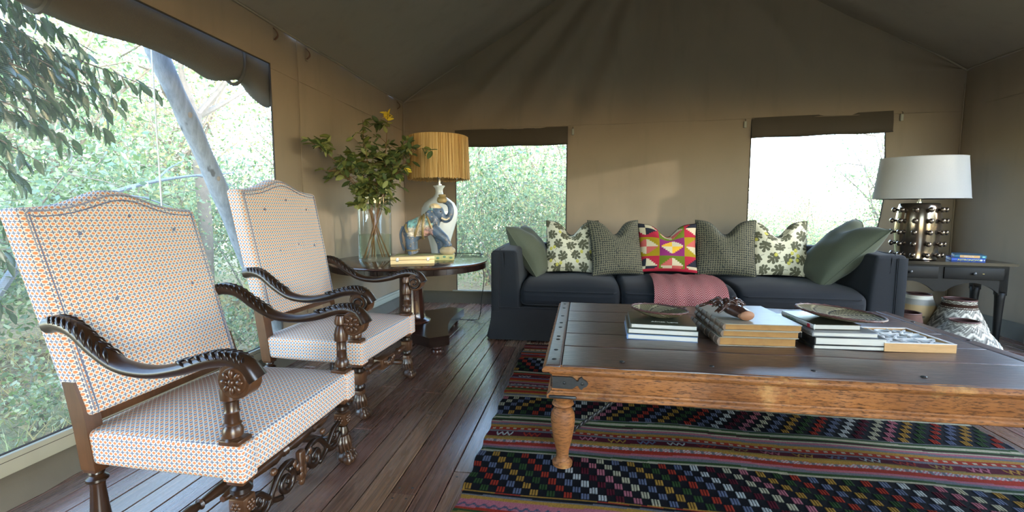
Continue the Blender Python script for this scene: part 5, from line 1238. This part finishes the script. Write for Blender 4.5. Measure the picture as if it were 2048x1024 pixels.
t1 = book('dark photo-covered book on top of the left stack under the woven tray', (.422, 2.515, z), R(-3), .325, .30, .024, cb('dark photo cover', (58, 62, 50)), M_PAGE, G1); z1 = z+.024
text('Africa Lens', .030, M_LET, t1, (-.055, -.095, .0241), (0, 0, 0), 'cover_title')
G2 = 'old leather books in the middle stack'
M_LEA = m_cover('old leather', s2l((98, 80, 66)), .45, .3, 30); n = N('worn cloth board'); o = n.co(); M_BOARD = n.fin(n.mix(n.noise(o, 12, 5, .7), s2l((120, 112, 96)), s2l((152, 146, 132))), .38, spec=.5)
z = CZ+.001
for i, (lb, t, dx, rz, ww) in enumerate((('thickest old leather-bound book at the bottom of the middle stack', .044, -.008, 3, .36), ('old leather-bound book between two others in the middle stack', .034, .006, 2, .352), ('old leather-bound book on top of the middle stack, under the root carving', .034, .012, 2.5, .356))):
    book(lb, (.842+dx, 2.545-.006*i, z), R(rz), ww, .46, t, M_BOARD, M_OLDP, G2, M_LEA, .004, .006, True); z += t+.0006
Z2 = z
G3 = 'books in the stack beside the noughts and crosses board'
M_GLOSS = cb('black gloss cover', (30, 32, 34)); M_GREY = cb('grey gloss cover', (120, 124, 128)); M_SA = m_cover('white jacket', s2l((190, 194, 190)), .3, .1); M_SAF = cb('dark jacket photo', (62, 58, 44))
z = CZ+.001
book('thin black book at the bottom of the right stack', (1.245, 2.53, z), R(2), .315, .42, .021, M_GLOSS, M_PAGE, G3); z += .0215
b2 = book('thick black book second from the bottom of the right stack', (1.252, 2.53, z), R(2), .318, .42, .037, M_GLOSS, M_PAGE, G3); z += .0375
text('Slider', .024, M_LET, b2, (-.1645, .02, .009), (R(90), 0, R(-90)), 'spine_title'); ob('spine_picture', rbox((-.1632, -.075, .0165), (.002, .045, .026), .0005, 1), M_GREY, b2)
book('grey book below the smallest one in the right stack', (1.232, 2.53, z), R(2), .290, .40, .022, M_GREY, M_PAGE, G3); z += .0225
b4 = book('small white-spined travel guide on top of the right stack', (1.215, 2.53, z), R(4), .215, .31, .027, M_SAF, M_PAGE, G3, M_SA); z3 = z+.027
text('South Africa', .020, plain('green lettering', s2l((96, 140, 110)), .5), b4, (-.1122, .10, .006), (R(90), 0, R(-90)), 'spine_title'); ob('spine_stripe', rbox((-.1115, -.115, .012), (.002, .022, .020), .0005, 1), plain('red stripe', s2l((176, 44, 62)), .4), b4)
# woven trays
n = N('woven palm'); o = n.co(); f = n.noise(o, 160, 2); n.bump(f, .5, .003); M_WEAVE = n.fin(n.attr('col'), .75, spec=.25)
M_RIM = plain('dark coil rim', s2l((74, 42, 36)), .5, var=.4, scale=120, bump=.4)
def tray(label, loc, rot, r, h, seed):
    T = thing('woven_tray', label, 'tray', loc, 0, None); T.rotation_euler = rot
    V = []; F = []; C = []; na, nr = 120, 26
    for s_ in (0, 1):
        for j in range(nr+1):
            t = j/nr; rr = r*(.02+.98*t)
            for i in range(na):
                a = 2*math.pi*i/na; z_ = h*t**2.2+.002*math.sin(j*3.0)*.4; V.append((rr*math.cos(a), rr*math.sin(a), z_-(.004 if s_ else 0)))
                sw = (a*4/(2*math.pi)+t*.9+seed) % 1; ring = j % 2
                cr, dk, md = s2l((164, 154, 120)), s2l((26, 21, 20)), s2l((112, 104, 74))
                if sw < .06 or .5 < sw < .56: c = dk
                elif sw < .12 or .56 < sw < .62: c = cr
                elif t < .38: c = md if ring else cr
                else: c = dk if (ring and sw < .5) or (not ring and sw > .5 and i % 2) else (cr if sw < .5 else md)
                C.append(c)
    L_ = (nr+1)*na
    for s_ in (0, 1):
        for j in range(nr):
            for i in range(na): q = (s_*L_+j*na+i, s_*L_+j*na+(i+1) % na, s_*L_+(j+1)*na+(i+1) % na, s_*L_+(j+1)*na+i); F.append(q if not s_ else q[::-1])
    F.append(tuple(range(L_, L_+na))[::-1]); F.append(tuple(range(na)))
    ob('bowl', (V, F), M_WEAVE, T, True, col=np.array(C))
    ob('rim', sweep([(r*math.cos(a), r*math.sin(a), h+.001*math.sin(a*40)) for a in np.linspace(0, 2*math.pi, 90, endpoint=False)], [.0055+.0012*math.sin(i*1.6) for i in range(90)], 8, closed=True), M_RIM, T)
    return T
tray('round black and cream woven tray on the left stack of books', (.420, 2.555, z1+.004), (R(0), R(3.5), R(30)), .148, .040, .1)
tray('round black and cream woven tray on the right stack of books', (1.30, 2.515, z3+.004), (R(0), R(4.5), R(0)), .190, .030, .6)
# root carving
b = B(); g = random.Random(8)
b.add(sweep([(.040, -.075, .026), (.030, -.045, .030), (.012, -.01, .036), (-.015, .03, .042), (-.035, .06, .045)], [(.040, .024), (.042, .028), (.040, .032), (.034, .030), (.02, .02)], 12))
for k in range(22):
    a = g.uniform(0, 6.28); s = np.array([g.uniform(-.05, .02), g.uniform(-.01, .06), .045]); d = np.array([math.cos(a)*.05, math.sin(a)*.05, g.uniform(-.01, .035)])
    b.add(sweep(bez([s, s+d*.5+np.array([0, 0, .028]), s+d, s+d*1.25+np.array([g.uniform(-.02, .02), g.uniform(-.02, .02), -.02])], 12), [.011, .010, .010, .009, .009, .008, .008, .007, .007, .006, .006, .005, .004, .003][:len(bez([(0, 0, 0)]*4, 12))], 7))
b.add(sweep(bez([(-.05, .05, .05), (-.09, .075, .06), (-.13, .06, .052), (-.15, .075, .04)], 10), .009, 7))
RV = remesh(b, .0036, 1)
mz = min(v[2] for v in RV[0]); RT = thing('root_carving', 'dark glossy gnarled root carving with a sawn end on the old books', 'carving', (.775, 2.45, Z2+.0005))
n = N('dark polished root'); M_ROOT = n.fin(n.mix(n.noise(n.co(), 40, 4), s2l((30, 20, 18)), s2l((78, 50, 40))), .25, spec=.6)
ob('root', RV, M_ROOT, RT, True, loc=(0, 0, -mz))
ob('sawn_end', lathe([(0, .004), (.9, .004), (1, 0), (1, -.02)], 24), plain('sawn wood', s2l((128, 88, 62)), .7, var=.25, scale=60), RT, 40, loc=(.0405, -.0765, .026-mz), rot=(R(90), 0, R(20)))
RT.children[-1].scale = (.040, .024, 1)
# noughts and crosses board
TT = thing('tic_tac_toe_board', 'wooden noughts and crosses board with white grid, X and O pieces', 'board game', (1.553, 2.487, CZ+.001), R(3))
n = N('mango wood'); o = n.co(); x, y, z = n.xyz(o); g1 = n.noise(n.comb(x*6, y*6, z*55), 1.4, 5, .6, 1.2); M_MANGO = n.fin(n.mix(g1, s2l((146, 110, 70)), s2l((196, 160, 112))), .55)
M_WHITE = plain('white enamel', s2l((204, 206, 206)), .35, var=.04)
bw, bh = .31, .040
for a, b_, c_ in ((0, -1, (bw, .014, bh)), (0, 1, (bw, .014, bh)), (-1, 0, (.014, bw-.028, bh)), (1, 0, (.014, bw-.028, bh))): ob('side', rbox((a*(bw/2-.007), b_*(bw/2-.007), bh/2), c_, .001, 1), M_MANGO, TT)
ob('base', rbox((0, 0, .014), (bw-.028, bw-.028, .026), .001, 1), plain('shade-darkened tray wood', s2l((64, 44, 26)), .7), TT)  # shade inside the cells is put into this darker base colour
fr_ = B()
for a, b_, c_ in ((0, -1, (bw, .012, .003)), (0, 1, (bw, .012, .003)), (-1, 0, (.012, bw-.024, .003)), (1, 0, (.012, bw-.024, .003))): fr_.add(box((a*(bw/2-.006), b_*(bw/2-.006), bh+.0016), c_))
ob('rim', (fr_.v, fr_.f), M_WHITE, TT, 30)
pt = (bw-.024)/3
for s in (-.5, .5):
    ob('divider', rbox((s*pt, 0, .0335), (.005, bw-.028, .0115), .001, 1), M_WHITE, TT); ob('divider', rbox((0, s*pt, .033), (bw-.028, .005, .0115), .001, 1), M_WHITE, TT)
gp = 'pieces in the noughts and crosses board'; names = ('front', 'middle', 'back'); cols_ = ('left', 'centre', 'right'); X0 = O0 = None
for j in range(3):
    for i in range(3):
        wx = Matrix.Rotation(R(3), 3, 'Z') @ Vector(((i-1)*pt, (j-1)*pt, 0)); p = (1.553+wx[0], 2.487+wx[1], CZ+.0285); isx = (i+j) % 2 == 0
        if isx:
            b = B(); h_ = .0105
            for sg in (-1, 1): b.add(box((0, 0, h_/2), (.080, .009, h_), Matrix.Rotation(sg*math.pi/4, 4, 'Z')))
            o = ob('cross_piece', (b.v, b.f), M_WHITE, None, 30) if X0 is None else share('cross_piece', X0); X0 = X0 or o
        else:
            o = ob('nought_piece', lathe([(.027, .0), (.036, 0), (.036, .0105), (.027, .0105), (.027, 0)], 36), M_WHITE, None, 40) if O0 is None else share('nought_piece', O0); O0 = O0 or o
        o.location = p; o.rotation_euler = (0, 0, R(3)); tag(o, 'white %s in the %s row of the board, %s cell' % ('cross' if isx else 'nought', names[j], cols_[i]), 'game piece', gp)
# ------------------------------------------------------------------ console table, its lamp and books, baskets
M_BLACK = m_wood('black stained wood', s2l((9, 8, 8)), s2l((18, 16, 16)), .5, spec=.2, axis=0)
M_BLACKTOP = m_wood('black polished top', s2l((9, 8, 8)), s2l((18, 16, 16)), .16, spec=.4, axis=0)
KX, KY, KA, KZ, KW, KD = 3.17, 4.72, R(-10), .72, 1.02, .46
K = thing('console_table', 'black wooden console table with two drawers right of the sofa', 'table', (KX, KY, 0), KA)
tp = prism([(-KW/2, KZ-.012), (-KW/2, KZ-.022), (-KW/2+.008, KZ-.026), (KW/2-.008, KZ-.026), (KW/2, KZ-.022), (KW/2, KZ-.012), (KW/2-.01, KZ), (-KW/2+.01, KZ)], -KD/2, KD/2); ob('table_top', tp, M_BLACKTOP, K, 30)
hw_, hd = KW/2-.045, KD/2-.03
def scal(w2, z0, z1):                                        # apron with two shallow arches and a drop between
    top = [(-w2, z1), (w2, z1)]; low = []
    for x in np.linspace(w2, -w2, 49):
        u = abs(x)/w2; z = z0
        if .10 < u < .86: t = (u-.10)/.76; z = z0+.085*math.sin(math.pi*t)**.7
        low.append((x, z))
    return top+low
ob('apron', prism(scal(hw_, KZ-.265, KZ-.026)[::-1], -hd, -hd+.022), M_BLACK, K, 30); ob('apron', prism(scal(hw_, KZ-.20, KZ-.026)[::-1], hd-.022, hd), M_BLACK, K, 30)
for sg in (-1, 1): ob('side_panel', rbox((sg*(hw_-.011), 0, KZ-.125), (.022, 2*hd-.04, .2), .003), M_BLACK, K)
for sg in (-1, 1):
    d = ob('drawer', rbox((sg*.225, -hd-.004, KZ-.098), (.41, .014, .105), .004), M_BLACK, K)
    ob('knob', lathe([(.006, 0), (.006, .010), (.013, .014), (.014, .020), (.008, .025), (0, .026)], 16), plain('dark knob', (.03, .03, .03), .25), d, 50, loc=(sg*.225, -hd-.010, KZ-.098), rot=(R(90), 0, 0))
ob('escutcheon', rbox((.29, -hd-.0115, KZ-.098), (.014, .002, .004), .0008, 1), plain('brass keyhole', (.35, .28, .10), .4, .8), K)
lp = lathe([(.020, 0), (.022, .01), (.028, .28), (.032, .40), (.036, .455), (.030, .462), (.038, .47), (.038, .48)], 24); l0 = None
for sx in (-1, 1):
    for sy in (-1, 1):
        p = (sx*(hw_-.03), sy*(hd-.03), 0)
        if l0 is None: l0 = ob('leg', lp, M_BLACK, K, 50, loc=p)
        else: share('leg', l0, K, p)
        ob('leg_block', rbox((p[0], p[1], KZ-.16), (.064, .060, .24), .004), M_BLACK, K)
def kpt(x, y, z=KZ):
    v = Matrix.Rotation(KA, 3, 'Z') @ Vector((x, y, 0)); return (KX+v.x, KY+v.y, z)
# studded lamp
lk = kpt(-.10, .02); SL = thing('table_lamp', 'bronze studded barrel lamp with oval off-white shade on the black console', 'lamp', lk, KA)
n = N('bronze glaze'); f = n.noise(n.co(), 5, 3); M_BRZ = n.fin(n.mix(f, s2l((96, 86, 78)), s2l((132, 116, 98))), .16, .85)
ob('base', lathe([(.135, 0), (.150, .006), (.146, .02), (.158, .12), (.168, .25), (.166, .36), (.156, .46), (.146, .505), (.140, .512), (.12, .516), (.02, .516)], 48), M_BRZ, SL)
s0 = None
for j, (z, r) in enumerate(((.045, .151), (.145, .161), (.250, .168), (.355, .167), (.455, .157))):
    for i in range(11):
        a = 2*math.pi*(i+.0*(j % 2))/11+.2; p = (r*math.cos(a), r*math.sin(a), z)
        if s0 is None: s0 = ob('stud', lathe([(.010, 0), (.010, .014), (.020, .018), (.0235, .028), (.021, .038), (.012, .045), (0, .047)], 16), M_BRZ, SL, True); o = s0
        else: o = share('stud', s0, SL)
        o.location = p; o.rotation_euler = (0, math.pi/2, a)
ob('stem', lathe([(.018, .516), (.018, .53), (.010, .534), (.010, .62), (.016, .625), (.016, .67)], 16), M_CHROME, SL)
n = N('off white linen shade'); o = n.co(); f = n.noise(o, 300, 3); c_ = n.mix(f, s2l((176, 174, 170)), s2l((192, 190, 187)))
d = n.node('ShaderNodeBsdfDiffuse'); t = n.node('ShaderNodeBsdfTranslucent'); n.put(c_, d.inputs[0]); n.put(c_, t.inputs[0]); ms = n.node('ShaderNodeMixShader'); ms.inputs[0].default_value = .35
n.t.links.new(d.outputs[0], ms.inputs[1]); n.t.links.new(t.outputs[0], ms.inputs[2]); n.t.links.new(ms.outputs[0], n.out.inputs[0]); M_SHADE = n.mat
sa, sb = .365, .20
shd = ob('lamp_shade', lathe([(1, .555), (.885, .930), (.877, .930), (.990, .557), (1, .555)], 72, sx=sa, sy=sb), M_SHADE, SL, 60)
for k_, zz in ((1, .557), (.882, .929)): ob('shade_band', sweep([(sa*k_*math.cos(t), sb*k_*math.sin(t), zz) for t in np.linspace(0, 2*math.pi, 72, endpoint=False)], .0035, 6, closed=True), M_SHADE, shd)
sp = B()
for t in (0, math.pi): sp.add(sweep([(0, 0, .66), (sa*.86*math.cos(t)*.9, 0, .885), (sa*.885*math.cos(t), 0, .90)], .003, 5))
ob('spider', (sp.v, sp.f), M_CHROME, shd)
# books on the console
bz = KZ+.0005; bp_ = kpt(.245, -.02, bz)
M_BLUE = m_cover('blue jacket', s2l((44, 78, 168)), .25, .25, 20); M_TEAL = m_cover('teal jacket', s2l((48, 96, 120)), .25, .4, 14)
def upbook(label, loc, rz, w_, d, t, mat): return book(label, loc, rz, d, w_, t, mat, M_PAGE, 'books on the black console')
ub = upbook('blue astronomy book lying on the black console under another book', bp_, KA+R(74), .215, .26, .030, M_BLUE)
text('ASTRONOMY', .024, plain('yellow lettering', s2l((206, 204, 60)), .5), ub, (-.1345, .068, .0065), (R(90), 0, R(-90)), 'spine_title')
ob('emblem', ell((-.1345, -.082, .015), (.001, .008, .008), 10), M_WHITE, ub); ob('emblem', rbox((-.1338, -.1, .015), (.0015, .006, .012), .0005, 1), M_LET, ub)
ut = upbook('teal and tan wildlife book on top of the blue astronomy book', kpt(.275, -.005, bz+.0305), KA+R(70), .20, .28, .026, M_TEAL)
ob('spine_band', rbox((-.1428, .004, .013), (.0025, .125, .022), .0005, 1), plain('tan band', s2l((206, 160, 104)), .4), ut)
text('REPTILES', .016, M_WHITE, ut, (-.1446, .040, .007), (R(90), 0, R(-90)), 'spine_title')
ob('spine_picture', rbox((-.1428, -.083, .013), (.0025, .018, .014), .0005, 1), plain('mint picture', s2l((120, 196, 190)), .4), ut)
# woven baskets on the floor
def basket(name, label, loc, prof, pat, na=96, tilt=None, sc=1):
    T = thing(name, label, 'basket', loc, 0, 'woven baskets under the black console'); P = bez([(r, 0, z) for r, z in prof], 44); V = []; F = []; C = []
    cr, dk, tn, br_ = (np.array(s2l(c)) for c in ((196, 190, 174), (52, 46, 42), (170, 140, 98), (92, 62, 52)))
    for j, p in enumerate(P):
        for i in range(na):
            a = 2*math.pi*i/na; r = p[0]+.0018*math.sin(j*2.9); V.append((r*math.cos(a), r*math.sin(a), p[2])); u = a/(2*math.pi); v = j/(len(P)-1)
            if pat == 'zig': k = (v*9+abs((u*12) % 1-.5)*1.6) % 1; c = cr if k < .28 else (dk if k < .40 else (np.array(s2l((104, 100, 92))) if (i+j) % 2 else np.array(s2l((134, 130, 120)))))
            elif pat == 'band': c = cr if v > .82 else (np.array(s2l((140, 136, 128))) if v > .68 else (tn if v > .5 else (dk if abs((v*2.0) % 1-abs((u*5) % 1-.5)*2) < .12 else tn*.75)))
            else: c = br_*.8 if v > .55 else dk
            C.append(c)
    for j in range(len(P)-1):
        for i in range(na): F.append((j*na+i, j*na+(i+1) % na, (j+1)*na+(i+1) % na, (j+1)*na+i))
    F.append(tuple(range(na))[::-1])
    k = len(V); top = P[-1]; V += [((top[0]-.006)*math.cos(2*math.pi*i/na), (top[0]-.006)*math.sin(2*math.pi*i/na), top[2]) for i in range(na)]+[((top[0]+.03)*math.cos(2*math.pi*i/na), (top[0]+.03)*math.sin(2*math.pi*i/na), top[2]-.14) for i in range(na)]; C += [br_*.5]*(2*na)
    for i in range(na): i2 = (i+1) % na; F += [((len(P)-1)*na+i, (len(P)-1)*na+i2, k+i2, k+i), (k+i, k+i2, k+na+i2, k+na+i)]
    F.append(tuple(range(k+na, k+2*na)))
    ob('body', (V, F), M_WEAVE, T, True, col=np.array(C))
    ob('rim', sweep([((top[0]-.002)*math.cos(a), (top[0]-.002)*math.sin(a), top[2]+.002) for a in np.linspace(0, 2*math.pi, 60, endpoint=False)], .0065, 8, closed=True), M_RIM, T)
    if tilt: T.rotation_euler = tilt
    return T
basket('basket', 'pale banded basket with tapered neck beside the sofa right arm', (3.08, 4.68, 0), [(.11, 0), (.15, .06), (.165, .16), (.14, .27), (.105, .36), (.095, .40)], 'band')
basket('basket', 'tallest black and white zigzag basket under the console', (3.24, 4.44, 0), [(.16, 0), (.205, .06), (.20, .15), (.155, .26), (.115, .35), (.110, .40)], 'zig')
basket('basket', 'squat zigzag basket with a wide tilted mouth in front of the tallest one', (2.98, 4.02, 0), [(.13, 0), (.20, .04), (.225, .11), (.17, .20), (.105, .27), (.090, .30)], 'zig', 96)
basket('basket', 'small dark brown basket in front of the pale banded one', (2.74, 4.30, 0), [(.10, 0), (.13, .05), (.14, .13), (.12, .22), (.105, .30)], 'brown')
basket('basket', 'dark rimmed basket half hidden behind the sofa right arm', (2.70, 4.66, 0), [(.09, 0), (.12, .05), (.13, .12), (.10, .24), (.075, .31)], 'brown')
# white pouf at the right edge of the picture
pf_ = thing('pouf', 'white fabric pouf cut off by the right edge of the picture', 'pouf', (3.80, 4.27, 0)); M_POUF = m_cloth('white cotton', s2l((196, 198, 206)), s2l((222, 224, 230)))
ob('body', softbox((.24, .22, .20), .05, 8, (.012, .012, .015)), M_POUF, pf_, 60, loc=(0, 0, .108)); ob('piping', sweep([(.1*math.cos(t)*abs(math.cos(t))**-.4*1.18 if abs(math.cos(t)) > 1e-3 else 0, .1*math.sin(t)*abs(math.sin(t))**-.4*1.08 if abs(math.sin(t)) > 1e-3 else 0, .178) for t in np.linspace(0.01, 6.28, 40, endpoint=False)], .004, 6, closed=True), M_POUF, pf_)
